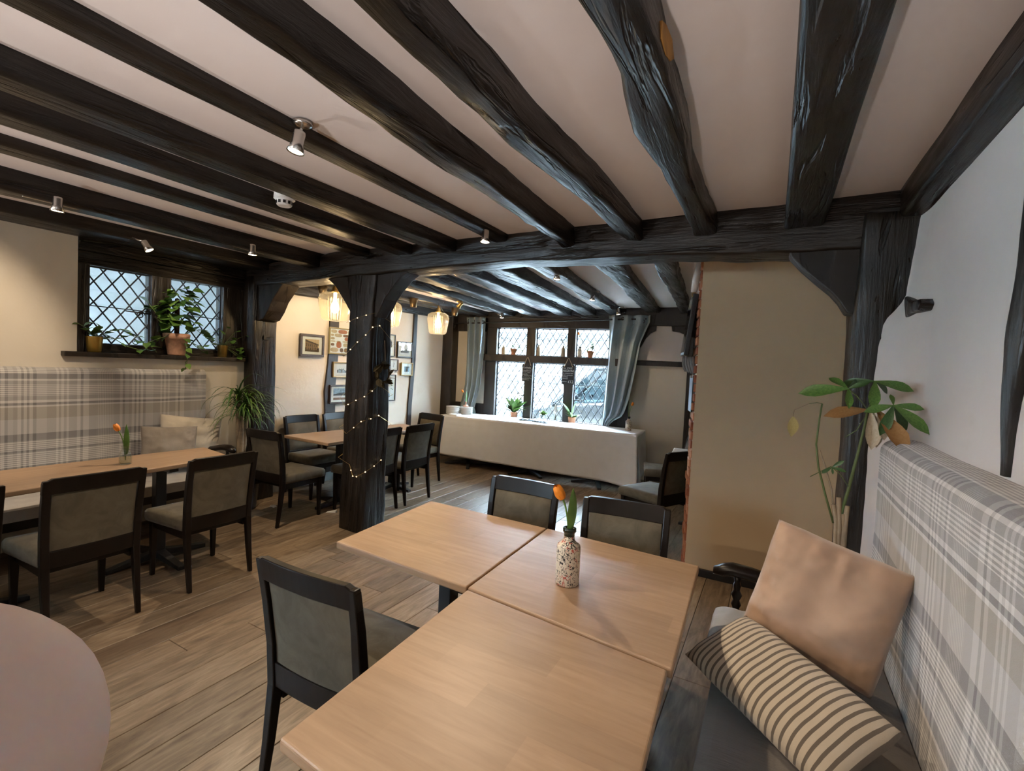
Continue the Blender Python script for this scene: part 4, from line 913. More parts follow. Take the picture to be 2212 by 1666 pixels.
# unseen uplighters added on the rear wall to brighten the ceiling
for (ux, uy, uz, ur, lb) in ((-3.9, -3.5, 1.62, 0, 'unseen fill uplighter added at the left of the rear wall'), (-1.4, -3.5, 1.62, 0, 'unseen fill uplighter added at the right of the rear wall')):
    t = thing('added_wall_uplighter', lb, 'added wall lamp', (ux, uy, uz), ur)
    m = MB(); m.grid(lambda a, b: (lerp(.05, .13, b) * math.cos(PI * a), -.098 + lerp(.04, .10, b) * math.sin(PI * a), lerp(0, .13, b)), 20, 6); m.build('bowl', P_RIGHT, t, smooth=True, solid=.006)
    spot((ux - (.07 if ux > 0 else 0), uy + (.07 if ux < 0 else 0), uz + .10), (ux - (.5 if ux > 0 else 0), uy + (.5 if ux < 0 else 1.2), 2.56), 190, 128, .5, (1, .93, .90), .10)
for (ux, uy, lb) in ((-.55, -1.05, 'unseen low fill uplighter added behind the viewer, near the tables'), (-2.75, -.75, 'unseen low fill uplighter added behind the viewer, in the aisle')):  # floor lamps added out of view to throw light on the ceiling
    t = thing('added_floor_uplighter', lb, 'added floor lamp', (ux, uy, 0)); MB().lathe([(.13, 0), (.13, .015), (.02, .03), (.015, .70), (.02, .72)], 20).build('stand', BLACKM, t, smooth=True)
    MB().lathe([(.03, .70), (.07, .74), (.13, .84), (.127, .84), (.06, .74), (0, .72)], 28).build('bowl', BRONZE, t, smooth=True); spot((ux, uy, .86), (ux, uy + .35, 2.56), 80 if ux > -1 else 36, 132, .6, (1, .93, .90), .05)

# ------------------------------------------------------------------ pendant lamps
def pendant(x, y, zb, r, cup, label):
    t = thing('pendant_lamp', label, 'pendant lamp', (x, y, zb), 0, 'ribbed glass pendant lamps'); k = r / .148
    MB().lathe([(.035 * k, .005), (.10 * k, .0), (.118 * k, .02), (.128 * k, .08), (.146 * k, .18), (.148 * k, .22), (.135 * k, .265), (.10 * k, .29), (.04 * k, .30)], 96, ribs=32, ramp=.018, cap=False).build('shade', AMBER, t, smooth=True)
    MB().lathe([(.04 * k, .295), (.042 * k, .31), (.03 * k, .315), (.024 * k, .36), (.012, .365), (.006, .39)], 20).build('cap', BRASS, t, smooth=True)
    MB().lathe([(0, .08), (.03, .09), (.044, .125), (.040, .16), (.022, .20), (.015, .24), (.015, .29)], 16).build('bulb', BULB, t, smooth=True)
    c = Vector(cup) - Vector((x, y, zb))
    MB().lathe([(.036, -.115), (.040, -.11), (.060, 0), (.0, 0)], 24, tuple(c)).build('ceiling_cup', BRONZE, t, smooth=True)
    hk = Vector((.0, 0, 2.40 - zb)); cab = [Vector((0, 0, .38)), hk + Vector((0, 0, -.01)), hk] + [hk.lerp(c + Vector((0, 0, -.10)), q) + Vector((0, 0, -.09 * math.sin(PI * q))) for q in (.25, .5, .75, 1)]
    MB().tube(cab, .003, 6).build('cable', IRON, t)
    l = bpy.data.lights.new('pendant_light', 'POINT'); l.energy = 6.5; l.color = (1, .72, .42); l.shadow_soft_size = .05
    o = bpy.data.objects.new('pendant_light', l); COL.objects.link(o); o.location = (x, y, zb + .07)
pendant(-4.1, 3.52, 1.97, .165, (-4.42, 3.62, 2.395), 'ribbed glass pendant lamp nearest to us, left of the middle post')
pendant(-4.1, 4.34, 1.99, .14, (-4.10, 4.76, 2.39), 'ribbed glass pendant lamp peeping out right of the middle post')
pendant(-4.1, 5.28, 1.975, .148, (-4.14, 5.72, 2.39), 'ribbed glass pendant lamp farthest away, in clear view')

# smoke detector
t = thing('smoke_detector', 'white smoke detector between two ceiling joists', 'smoke detector', (-2.56, 1.81, 2.557))
MB().lathe([(.060, 0), (.060, -.025), (.052, -.035)], 28).build('base', WHITEP, t, smooth=False); MB().lathe([(.056, -.03), (.058, -.07), (.044, -.078), (.041, -.104), (.034, -.110), (0, -.111)], 28).build('cover', WHITEP, t)
for k in range(10):
    a = k * PI / 5; MB().obox((.043 * math.cos(a), .043 * math.sin(a), -.091), (.004, .014, .016), Matrix.Rotation(a, 3, 'Z')).build('vent_slot', BLACKM, t)

# ------------------------------------------------------------------ pictures
SEPIA = simple('sepia_sky', (.55, .38, .20), .6, var=.1); SEPD = simple('sepia_dark', (.07, .04, .018), .6, var=.5, scale=40); SEPM = simple('sepia_mid', (.24, .14, .06), .6, var=.4, scale=50)
MOUNT = simple('mount_card', (.74, .70, .62), .8, var=.02); INK = simple('ink', (.10, .11, .12), .8, var=.5, scale=60); INKB = simple('blue_wash', (.30, .40, .50), .8, var=.35, scale=30); REDM = simple('brick_red_print', (.42, .15, .07), .7, var=.15); OCH = simple('ochre_print', (.50, .38, .23), .7, var=.2); BROWNP = simple('brown_print', (.20, .10, .05), .7, var=.25); GREENP = simple('green_print', (.12, .20, .09), .7, var=.3)
FDARK = simple('frame_dark_wood', (.045, .028, .02), .4, var=.2); FGOLD = simple('frame_gilt', (.36, .25, .10), .4, metallic=.4); FBLACK = simple('frame_black', (.014, .013, .013), .35); FSAGE = simple('frame_sage_gilt', (.27, .23, .11), .5)
def blob(m, cx, cz, w, h, mi, p=2.6, n=14, y=-.0125):
    vs = []
    for k in range(n):
        a = 2 * PI * k / n; c, s_ = math.cos(a), math.sin(a); vs.append((cx + w / 2 * math.copysign(abs(c) ** (2 / p), c), y, cz + h / 2 * math.copysign(abs(s_) ** (2 / p), s_)))
    m.add(vs, [tuple(reversed(range(n)))], mi)
def picture(y0, y1, z0, z1, fmat, fw, label, content, mount=.2, group='framed pictures on the picture wall'):
    w, h = y1 - y0, z1 - z0; t = thing('framed_picture', label, 'picture', (-4.955 + .004, (y0 + y1) / 2, (z0 + z1) / 2), PI / 2, group)
    f = MB()
    for b in ((-w / 2, w / 2, -h / 2, -h / 2 + fw), (-w / 2, w / 2, h / 2 - fw, h / 2), (-w / 2, -w / 2 + fw, -h / 2 + fw, h / 2 - fw), (w / 2 - fw, w / 2, -h / 2 + fw, h / 2 - fw)): f.box(b[0], b[1], -.024, .0, b[2], b[3])
    f.build('frame', fmat, t, bevel=.003)
    MB().box(-w / 2 + fw * .5, w / 2 - fw * .5, -.011, -.004, -h / 2 + fw * .5, h / 2 - fw * .5).build('mount', MOUNT, t)
    iw, ih = (w - 2 * fw), (h - 2 * fw); k = 1 - mount; m = MB(); content(m, iw * k, ih * k); m.build('print', [PAPER, SEPIA, SEPD, SEPM, INK, INKB, REDM, OCH, BROWNP, GREENP], t, fix=False)
    MB().box(-w / 2 + fw, w / 2 - fw, -.0175, -.0165, -h / 2 + fw, h / 2 - fw).build('glazing', PANE, t)
def rectp(m, x0, x1, z0, z1, mi, y=-.012): m.add([(x0, y, z0), (x1, y, z0), (x1, y, z1), (x0, y, z1)], [(0, 1, 2, 3)], mi)
def c_sepia(m, w, h):
    rectp(m, -w / 2, w / 2, -h / 2, h / 2, 1); m.add([(-w * .48, -.0125, h * .42), (-w * .48, -.0125, -h * .2), (w * .42, -.0125, -h * .2), (w * .42, -.0125, h * .10)], [(0, 1, 2, 3)], 3)
    m.add([(-w * .5, -.0127, h * .46), (-w * .5, -.0127, h * .30), (w * .46, -.0127, h * .02), (w * .46, -.0127, h * .12)], [(0, 1, 2, 3)], 2); rectp(m, -w / 2, w / 2, -h / 2, -h * .18, 2, -.0126)
    for k in range(6): rectp(m, -w * .42 + k * w * .14, -w * .36 + k * w * .14, -h * .08, h * .16 - k * h * .02, 2, -.013)
    for k in range(5): rectp(m, -w * .4 + k * w * .16, -w * .31 + k * w * .16, -h * .34, -h * .16, 3, -.013)
def c_cheese(m, w, h):
    rectp(m, -w / 2, w / 2, -h / 2, h / 2, 0); r = random.Random(4)
    rows = [(.40, [(-.32, .26, .13, 7), (.12, .42, .15, 6), (.44, .10, .1, 7)]), (.24, [(-.40, .14, .08, 7), (-.10, .34, .13, 7), (.3, .3, .1, 8)]), (.10, [(-.38, .18, .09, 7), (.34, .22, .13, 6)]), (-.02, [(-.36, .22, .05, 7), (-.08, .2, .05, 7), (.28, .3, .05, 7)]),
            (-.16, [(-.38, .16, .10, 8), (-.06, .24, .24, 6), (.30, .26, .14, 7)]), (-.38, [(-.28, .36, .16, 7), (.08, .16, .15, 8), (.33, .22, .17, 3)])]
    for z, its in rows:
        for x_, ww, hh, mi in its: blob(m, x_ * w, z * h, ww * w * 1.12, hh * h * 1.15, mi)
def c_sketch(mi, n, seed, lo=-.3, hi=.3):
    def f(m, w, h):
        rectp(m, -w / 2, w / 2, -h / 2, h / 2, 0); r = random.Random(seed)
        for k in range(n):
            x_ = lerp(-.42, .42, (k + .5) / n) * w; bw = w * .7 / n; hh = r.uniform(.25, .6) * h * (hi - lo) / .6
            rectp(m, x_ - bw / 2, x_ + bw / 2, lo * h, lo * h + hh * .6, mi if k % 3 else 4, -.0125)
            m.add([(x_ - bw * .6, -.0127, lo * h + hh * .6), (x_ + bw * .6, -.0127, lo * h + hh * .6), (x_, -.0127, lo * h + hh)], [(0, 1, 2)], 4)
        rectp(m, -.42 * w, .42 * w, lo * h - .02 * h, lo * h, 4, -.0128)
    return f
def c_land(m, w, h):
    rectp(m, -w / 2, w / 2, -h / 2, h / 2, 0); rectp(m, -w / 2, w / 2, -h * .12, h / 2, 5, -.0122)
    m.add([(-w * .5, -.0125, -h * .1), (w * .5, -.0125, -h * .14), (w * .5, -.0125, h * .05), (w * .2, -.0125, h * .14), (-w * .1, -.0125, h * .1), (-w * .5, -.0125, -h * .02)], [(0, 1, 2, 3, 4, 5)], 4); rectp(m, -w / 2, w / 2, -h / 2, -h * .3, 8, -.0124)
def c_botan(m, w, h):
    rectp(m, -w / 2, w / 2, -h / 2, h / 2, 0); r = random.Random(8)
    for k in range(34):
        x_, z_ = r.uniform(-.36, .36) * w, r.uniform(-.2, .42) * h; blob(m, x_, z_, w * .10, h * .035, 9 if k % 4 else 7, 2, 7, -.0125 - k * 1e-5)
    blob(m, 0, -.33 * h, w * .34, h * .22, 5, 3); blob(m, 0, -.2 * h, w * .2, h * .12, 6, 2)
def c_block(m, w, h): rectp(m, -w * .3, w * .3, -h * .28, h * .28, 4)
def c_nude(m, w, h):
    rectp(m, -w / 2, w / 2, -h / 2, h / 2, 0)
    for k in range(7): blob(m, w * .08 * math.sin(k), h * (.34 - k * .11), w * (.12 + .1 * (k % 3)), h * .05, 4, 2, 8)
picture(3.748, 4.09, 1.58, 1.852, FDARK, .028, 'sepia photograph of a terrace in a dark wood frame with wide mount', c_sepia, .3)
picture(4.165, 4.52, 1.628, 1.968, FSAGE, .016, 'gilt framed print of red and beige food shapes', c_cheese, .02)
picture(4.24, 4.53, 1.33, 1.53, FGOLD, .012, 'small gilt framed blue watercolour left of the middle post', c_sketch(5, 7, 3), .3)
picture(4.20, 4.56, .99, 1.232, FDARK, .02, 'dark framed landscape print low on the wall behind the post', c_land, .25)
picture(5.05, 5.362, 1.637, 1.962, FBLACK, .014, 'black framed print of a facade right of the middle post, topmost', c_sketch(8, 4, 5, -.1, .4), .25)
picture(5.412, 5.742, 1.636, 1.872, FBLACK, .014, 'black framed ink drawing of a row of old houses', c_sketch(4, 9, 6), .3)
picture(5.262, 5.438, 1.43, 1.602, FDARK, .012, 'small brown framed figure sketch in the middle of the picture group', c_nude, .3)
picture(5.06, 5.235, 1.425, 1.61, FGOLD, .012, 'small gilt frame partly hidden by the wreath on the post', c_sketch(6, 2, 9), .3)
picture(5.508, 5.768, 1.36, 1.558, FGOLD, .014, 'gilt framed dark little etching with a wide mount', c_block, .15)
picture(5.08, 5.40, .984, 1.374, FBLACK, .012, 'black framed botanical print of leaves in a vase', c_botan, .08)

# ------------------------------------------------------------------ fairy lights and wreath on the post
fl = thing('fairy_lights', 'string of warm fairy lights wound around the middle post', 'fairy lights', (-3.3, 3.08, .5))
def post_pt(x, y):
    e = interp([600, 1150], [789, 781], y)
    return ony(x, y, 3.082) if x < e else onx(x, y, -3.148)
base = Vector(fl.location)
strands = [[(748, 697), (755, 694), (772, 687), (791, 681), (812, 676)], [(742, 771), (757, 755), (772, 739), (790, 724), (805, 707), (820, 704)], [(745, 877), (752, 874), (769, 865), (787, 857), (804, 845), (818, 832)], [(748, 937), (764, 924), (780, 911), (801, 905), (818, 898)], [(755, 1004), (758, 1016), (762, 1029), (770, 1030), (789, 1020), (808, 1007), (823, 994)]]
wr = MB(); bl = MB().lathe([(0, -.005), (.0045, -.002), (.0045, .002), (0, .005)], 8).mesh('bulb'); bl.materials.append(FAIRY)
def back_loop(a, b):     # strand passing round the hidden back of the post
    a, b = Vector(a), Vector(b); return [a, Vector((-3.14, 3.40, lerp(a.z, b.z, .2))), Vector((-3.49, 3.41, lerp(a.z, b.z, .6))), Vector((-3.49, 3.09, lerp(a.z, b.z, .9))), b]
allp = [[post_pt(*p) for p in s_] for s_ in strands]
for s_ in allp:
    wr.tube([p - base for p in s_], .0014, 5)
    for p in s_[1:]: link('bulb', bl, fl, loc=p - base)
for a, b in zip(allp[:-1], allp[1:]): wr.tube([p - base for p in back_loop(a[-1], b[0])], .0014, 5)
wr.build('wire', BRASS, fl)

# ---- leaf helpers
def leaf_mesh(shape, mat, n=6, fold=.18, droop=.25, name='leaf'):
    m = MB(); prof = {'heart': [.0, .42, .50, .46, .32, .15, .0], 'oval': [.05, .22, .32, .34, .28, .15, .0], 'lance': [.03, .12, .17, .17, .13, .07, .0], 'blade': [.035, .05, .052, .048, .038, .022, .0], 'round': [.1, .40, .5, .5, .42, .28, .05], 'finger': [.03, .10, .17, .22, .24, .17, .0]}[shape]
    for i, w in enumerate(prof):
        y = i / (len(prof) - 1); z = -droop * y * y
        m.v += [(-w, y, z + fold * w), (0, y, z), (w, y, z + fold * w)]
        if i: o = (i - 1) * 3; m.f += [(o, o + 1, o + 4, o + 3), (o + 1, o + 2, o + 5, o + 4)]; m.mi += [0, 0]
    me = m.mesh(name, smooth=True, fix=False); me.materials.append(mat); return me
def orient(pos, d, scale, roll=0, up=(0, 0, 1)):
    d = Vector(d).normalized(); x = d.cross(Vector(up))
    if x.length < 1e-3: x = Vector((1, 0, 0))
    x.normalize(); z = x.cross(d); R = Matrix((x, d, z)).transposed().to_4x4()
    return Matrix.Translation(pos) @ R @ Matrix.Rotation(roll, 4, 'Y') @ Matrix.Diagonal((scale, scale, scale, 1))
def leaf(parent, me, pos, d, scale, roll=0, name='leaf'):
    o = link(name, me, parent); o.matrix_local = orient(pos, d, scale, roll); return o
HEART = leaf_mesh('heart', LEAF); HEARTL = leaf_mesh('heart', LEAFL); HEARTD = leaf_mesh('heart', LEAFD); OVAL = leaf_mesh('oval', LEAF); OVALD = leaf_mesh('oval', LEAFD); OVALL = leaf_mesh('oval', LEAFL); LANCE = leaf_mesh('lance', LEAF); LANCEL = leaf_mesh('lance', LEAFL); ROUND = leaf_mesh('round', LEAF, fold=.05, droop=.05)
FING = leaf_mesh('finger', LEAF, fold=.25, droop=.12); FINGD = leaf_mesh('finger', LEAFD, fold=.25, droop=.2); FINGB = leaf_mesh('finger', LEAFDRY, fold=.5, droop=.05); FINGP = leaf_mesh('finger', LEAFPALE, fold=.6, droop=.0)
WRL = leaf_mesh('oval', LEAFWR)
# wreath
t = thing('wreath', 'dry leafy wreath hanging on a cord on the right face of the post', 'wreath', (-3.12, 3.24, 1.46)); r_ = random.Random(12)
MB().tube([(.0, .085 * math.cos(a), .085 * math.sin(a)) for a in [k * PI / 8 for k in range(16)]], .008, 6, closed=True).build('ring', STEMB, t)
MB().tube([(0.0, .03, .08), (-.02, .03, .30)], .003, 5).build('cord', ROPE, t)
for k in range(34):
    a = r_.uniform(0, 2 * PI); p = Vector((r_.uniform(.0, .02), .085 * math.cos(a), .085 * math.sin(a))); d = Vector((r_.uniform(.1, .7), -math.sin(a) + r_.uniform(-.6, .6), math.cos(a) + r_.uniform(-.8, .5)))
    leaf(t, WRL, p, d, r_.uniform(.05, .085), r_.uniform(-1, 1))

# ------------------------------------------------------------------ potted plants
def pot(parent, prof, mat, n=28): 
    o = MB().lathe(prof, n).build('pot', mat, parent, smooth=True); zt = max(p[1] for p in prof) - .015; r = max(p[0] for p in prof) * .86
    MB().lathe([(r, zt), (0, zt + .004)], 16, cap=False).build('soil', SOIL, parent); return o
def sillz(): return 1.532
def vine(parent, pts, me_list, n, sc, rr, mat=STEMG, th=.003, up=.6):
    MB().tube(pts, th, 5).build('stem', mat, parent, smooth=True); pts = [Vector(p) for p in pts]
    for k in range(n):
        f = (k + .6) / n * (len(pts) - 1); i = min(int(f), len(pts) - 2); p = pts[i].lerp(pts[i + 1], f - i); d = (pts[i + 1] - pts[i]).normalized()
        sd = Vector((rr.uniform(-1, 1), rr.uniform(-1, 1), rr.uniform(-.3, up)))
        leaf(parent, rr.choice(me_list), p, d * .4 + sd, sc * rr.uniform(.7, 1.2), rr.uniform(-.5, .5))
rr = random.Random(21)
p1 = thing('potted_plant', 'trailing plant in a tapered gilt pot at the left end of the window sill', 'potted plant', (-4.985, 1.815, 1.532))
pot(p1, [(.042, 0), (.046, .005), (.058, .125), (.060, .13), (.054, .128)], simple('gilt_pot', (.45, .29, .06), .35, metallic=.7))
vine(p1, [(0, 0, .11), (.02, -.05, .19), (.03, -.12, .23)], [HEART, HEARTL], 5, .075, rr); vine(p1, [(0, 0, .11), (.03, .03, .21)], [HEART, HEARTL], 5, .08, rr)
vine(p1, [(0, 0, .11), (.03, .10, .19), (.04, .17, .20), (.05, .24, .16)], [HEART, HEARTD], 8, .085, rr); vine(p1, [(0, .02, .11), (.06, .10, .13), (.07, .2, .06), (.08, .30, .03), (.06, .36, .05)], [HEART, HEARTD, LANCE], 9, .065, rr); vine(p1, [(0, .02, .11), (.02, .14, .12), (.03, .27, .17), (.03, .33, .10)], [HEART, HEARTD], 6, .07, rr)
p2 = thing('potted_plant', 'tall climbing plant on a moss pole in a weathered terracotta pot', 'potted plant', (-4.965, 2.43, 1.532))
pot(p2, [(.066, 0), (.07, .01), (.092, .15), (.105, .155), (.11, .20), (.10, .205), (.096, .19)], TERRAW); MB().lathe([(.020, .15), (.021, .40), (.018, .53), (0, .54)], 10).build('moss_pole', MOSS, p2, smooth=True)
for k in range(60):
    z = rr.uniform(.28, .60); a = rr.uniform(-1.9, 1.9); d = Vector((math.cos(a) * .8 + .2, math.sin(a), rr.uniform(-.35, .45))); q = .10 * (1.2 - abs(z - .45) * 2)
    leaf(p2, rr.choice([HEART, HEART, HEARTL, HEARTD]), Vector((0, 0, z)) + d.normalized() * rr.uniform(.03, .13), d + Vector((0, 0, -.2)), rr.uniform(.08, .125), rr.uniform(-.6, .6))
vine(p2, [(0, -.03, .19), (.05, -.15, .30), (.06, -.22, .40), (.06, -.26, .45)], [HEART, HEARTD], 9, .10, rr); vine(p2, [(.02, -.05, .19), (.08, -.2, .14), (.09, -.28, .10), (.08, -.20, .02)], [HEART, HEARTD, HEARTL], 7, .08, rr)
vine(p2, [(.02, .05, .19), (.05, .14, .26), (.05, .22, .20), (.06, .30, .14)], [HEART, HEARTD], 9, .09, rr); vine(p2, [(.02, .05, .19), (.08, .12, .10), (.10, .20, .04)], [HEART, HEARTD], 6, .08, rr)
vine(p2, [(.08, .03, .19), (.13, .02, .08), (.135, .03, -.04), (.14, .01, -.13)], [HEART, HEARTL, LANCE], 7, .06, rr, up=0)
p3 = thing('potted_plant', 'round-leaved plant in a small brass pot at the right end of the window sill', 'potted plant', (-4.985, 2.87, 1.532))
pot(p3, [(.036, 0), (.04, .004), (.048, .118), (.05, .12), (.045, .118)], simple('brass_pot', (.42, .29, .08), .35, metallic=.7))
for k in range(26):
    a = rr.uniform(0, 2 * PI); L = rr.uniform(.08, .24); tip = Vector((.35 * math.cos(a) * L + .03, math.sin(a) * L, .11 + rr.uniform(-.06, .2)))
    if k < 8: tip = Vector((.06, rr.uniform(.06, .17), rr.uniform(.0, .18)))
    MB().tube(bez((0, 0, .11), tip * .5 + Vector((0, 0, .07)), tip, 5), .0016, 4).build('stalk', STEMG, p3)
    leaf(p3, ROUND, tip, Vector((.8, math.sin(a) * .5, rr.uniform(-.6, .3))), rr.uniform(.035, .06), rr.uniform(-.5, .5))

def strap(L, curve, w=.010, n=9):
    m = MB(); vs = []
    for i in range(n + 1):
        t_ = i / n; ang = lerp(1.2, 1.2 - curve, t_)
        if i == 0: y, z = 0, 0
        else: y += L / n * math.cos(ang); z += L / n * math.sin(ang)
        ww = w * (1 - t_ ** 2.5) * min(1, .5 + t_ * 4); m.v += [(-ww, y, z + ww * .3), (0, y, z), (ww, y, z + ww * .3)]
        if i: o = (i - 1) * 3; m.f += [(o, o + 1, o + 4, o + 3), (o + 1, o + 2, o + 5, o + 4)]; m.mi += [0, 0]
    return m
straps = []
for k in range(8):
    me = strap(rr.uniform(.34, .55), rr.uniform(1.9, 2.9)).mesh('leaf', smooth=True, fix=False); me.materials.append([LEAF, LEAFD, LEAF, LEAFL][k % 4]); straps.append(me)
t = thing('dracaena', 'tall grass-headed dracaena with cane stems in the corner by the left post', 'potted plant', (-4.69, 2.90, 0))
MB().lathe([(.13, 0), (.16, .02), (.19, .36), (.20, .38), (.18, .38)], 24).build('pot', BLACKM, t, smooth=True); MB().lathe([(.17, .35), (0, .36)], 14, cap=False).build('soil', SOIL, t)
heads = []
for (sx, sy, tx, ty, h, rd) in ((.0, 0, -.02, -.02, 1.13, .028), (.04, -.03, .03, .0, .98, .020), (-.04, .03, .02, .06, 1.06, .018)):
    MB().tube([(sx, sy, .34), (lerp(sx, tx, .5) + .01, lerp(sy, ty, .5), h * .6), (tx, ty, h)], [rd * 1.25, rd, rd * .8], 9).build('stem', CANE, t, smooth=True); heads.append(Vector((tx, ty, h - .02)))
for k in range(185):
    hd = heads[k % 3]; o = link('leaf', rr.choice(straps), t); el = rr.uniform(-.35, .35)
    az = rr.uniform(0, 2 * PI); sc = rr.uniform(.62, .98) * (.62 if math.sin(az) > .45 else 1)      # the wall side stays short
    o.matrix_local = Matrix.Translation(hd + Vector((0, 0, rr.uniform(-.08, .06)))) @ Matrix.Rotation(az, 4, 'Z') @ Matrix.Rotation(el, 4, 'X') @ Matrix.Scale(sc, 4)

# money tree by the right post
t = thing('money_tree', 'sparse money tree with palm-like green and brown leaves by the right post', 'potted plant', (.33, 2.72, 0))
b0 = Vector((.33, 2.72, 0)); P = lambda x, y, d=0: ony(x, y, 2.72 + d) - b0
MB().lathe([(.11, 0), (.13, .02), (.165, .48), (.175, .50), (.15, .50)], 24).build('pot', TERRAW, t, smooth=True); MB().lathe([(.15, .47), (0, .48)], 14, cap=False).build('soil', SOIL, t)
for (pts, r0, mt) in (([(1808, 1180), (1806, 1120), (1800, 1090)], .010, CANE), ([(1818, 1190), (1813, 1130), (1812, 1075)], .012, CANE), ([(1825, 1180), (1826, 1130), (1830, 1093)], .011, CANE), ([(1812, 1200), (1822, 1140), (1820, 1110)], .010, CANE), ([(1802, 1130), (1797, 1060), (1783, 1010), (1770, 972)], .004, CANE)):
    q = [Vector((p.x, p.y, p.z)) for p in [P(*a) for a in pts]]; q[0] = Vector((q[0].x * .5, 0, .46)) if r0 > .005 else q[0]
    MB().tube(q, [r0 * 1.1] + [r0] * (len(q) - 1), 7).build('cut_stem', mt, t, smooth=True)
def mstem(pts, r0, r1=None):
    q = [P(*a) for a in pts]; MB().tube(q, [lerp(r0, r1 or r0, i / (len(q) - 1)) for i in range(len(q))], 7).build('stem', STEMG, t, smooth=True)
mstem([(1817, 1110, 0), (1832, 1060, 0), (1845, 1010, 0), (1858, 960, 0), (1868, 920, 0), (1874, 885, 0)], .008, .005); mstem([(1800, 1130, 0), (1783, 1070, 0), (1768, 1010, 0), (1763, 960, 0), (1770, 905, 0), (1776, 872, 0)], .005, .004)
mstem([(1874, 885, 0), (1850, 855, -.02), (1832, 840, -.03)], .0025); mstem([(1874, 885, 0), (1890, 850, .02), (1890, 825, .02)], .0025); mstem([(1874, 890, 0), (1905, 885, -.04), (1930, 876, -.06)], .0025); mstem([(1838, 1060, 0), (1815, 1025, -.02), (1795, 1008, -.03)], .002); mstem([(1870, 900, 0), (1850, 930, 0), (1825, 945, .02)], .002)
mstem([(1776, 872, 0), (1765, 870, 0), (1748, 872, 0)], .0015); mstem([(1795, 1008, -.03), (1770, 1020, -.03), (1750, 1030, -.03)], .002)
def ml(a, b, me, d0=0, d1=0, roll=0, name='leaf', wd=.66):
    A, B = P(a[0], a[1], d0), P(b[0], b[1], d1); d = B - A; o = link(name, me, t); o.matrix_local = orient(A, d, d.length, roll, (.2, -1, .5)) @ Matrix.Diagonal((wd, 1, 1, 1)); return o
h1, h2, h3 = (1832, 840), (1890, 824), (1930, 876)
for e, me, dd in (((1724, 846), FING, -.03), ((1790, 812), FING, .04), ((1868, 818), FINGD, .06), ((1836, 880), FING, -.10), ((1880, 822), FINGD, -.05)): ml(h1, e, me, -.03, dd)
for e, me, dd in (((1978, 842), FING, 0.02), ((1888, 880), FING, -.08), ((1812, 826), FINGD, .05), ((1925, 850), FINGD, .06)): ml(h2, e, me, .02, dd)
for e, me, dd in (((2000, 882), FING, -.05), ((2012, 935), FING, -.12), ((1905, 940), FINGD, -.10), ((1925, 850), FING, -.02), ((1868, 888), FING, -.10), ((1965, 945), FINGD, .0)): ml(h3, e, me, -.06, dd)
ml((1874, 886), (1780, 898), FINGB, 0, -.08, wd=.6); ml((1893, 886), (1962, 980), FINGB, -.03, -.12, wd=.75); ml((1880, 890), (1882, 972), FINGP, 0, -.03, wd=.75); ml((1896, 888), (1910, 952), FINGP, -.02, -.03, wd=.7); ml((1886, 890), (1893, 968), FINGP, 0.02, .0, wd=.6)
for e in ((1822, 996), (1775, 1022), (1800, 1024), (1828, 1018)): ml((1797, 1010), e, FINGD, -.03, -.05)
ml((1713, 900), (1712, 946), FINGP, .3, .3, name='hanging_leaf', wd=.7).data = leaf_mesh('oval', leafm('leaf_translucent', (.42, .33, .12), (.5, .4, .16)), fold=.3)
MB().tube([P(1748, 872, 0), P(1716, 886, .28), P(1713, 900, .3)], .0008, 4).build('thread', STEMB, t)

# ------------------------------------------------------------------ bottles, vases, tulips
def tulip(parent, z0, h, lean=(0, 0), open_=1.0, leafdir=1, sc=1.0):
    tip = Vector((lean[0], lean[1], z0 + h)); MB().tube(bez((0, 0, z0 * .4), (0, 0, z0 + h * .5), tip, 8), .0035 * sc, 6).build('stem', LEAFL, parent, smooth=True)
    pm = MB()
    pm.grid(lambda a, b: (math.sin((a - .5) * 1.9) * .020 * open_ * (math.sin(PI * min(1, b * .72 + .14)) ** .6), -.019 * open_ * math.cos((a - .5) * 1.9) * (math.sin(PI * min(1, b * .72 + .14)) ** .6), b * .055 - .012 * abs(2 * a - 1) ** 1.5 * b), 6, 8)
    me = pm.mesh('petal', smooth=True, fix=False); me.materials.append(TULIP)
    d = (tip - Vector((0, 0, z0 + h * .5))).normalized()
    for k in range(6):
        o = link('petal', me, parent); o.matrix_local = Matrix.Translation(tip) @ d.to_track_quat('Z', 'Y').to_matrix().to_4x4() @ Matrix.Rotation(k * PI / 3, 4, 'Z') @ Matrix.Scale(sc * (1 if k % 2 else .96), 4)
    lf = MB(); n = 10; vs = []
    for i in range(n + 1):
        f = i / n; w = .0185 * sc * (math.sin(PI * min(1, .15 + f * .85)) ** .7) * (1 if f < 1 else 0); x = leafdir * (.004 + .014 * math.sin(f * 2.2)) + lean[0] * f * .4; zz = z0 + f * (h + .045); lf.v += [(x, -w, zz), (x + .006 * leafdir, 0, zz), (x, w, zz)]
        if i: o = (i - 1) * 3; lf.f += [(o, o + 1, o + 4, o + 3), (o + 1, o + 2, o + 5, o + 4)]; lf.mi += [0, 0]
    lf.build('leaf', LEAF, parent, smooth=True, fix=False)
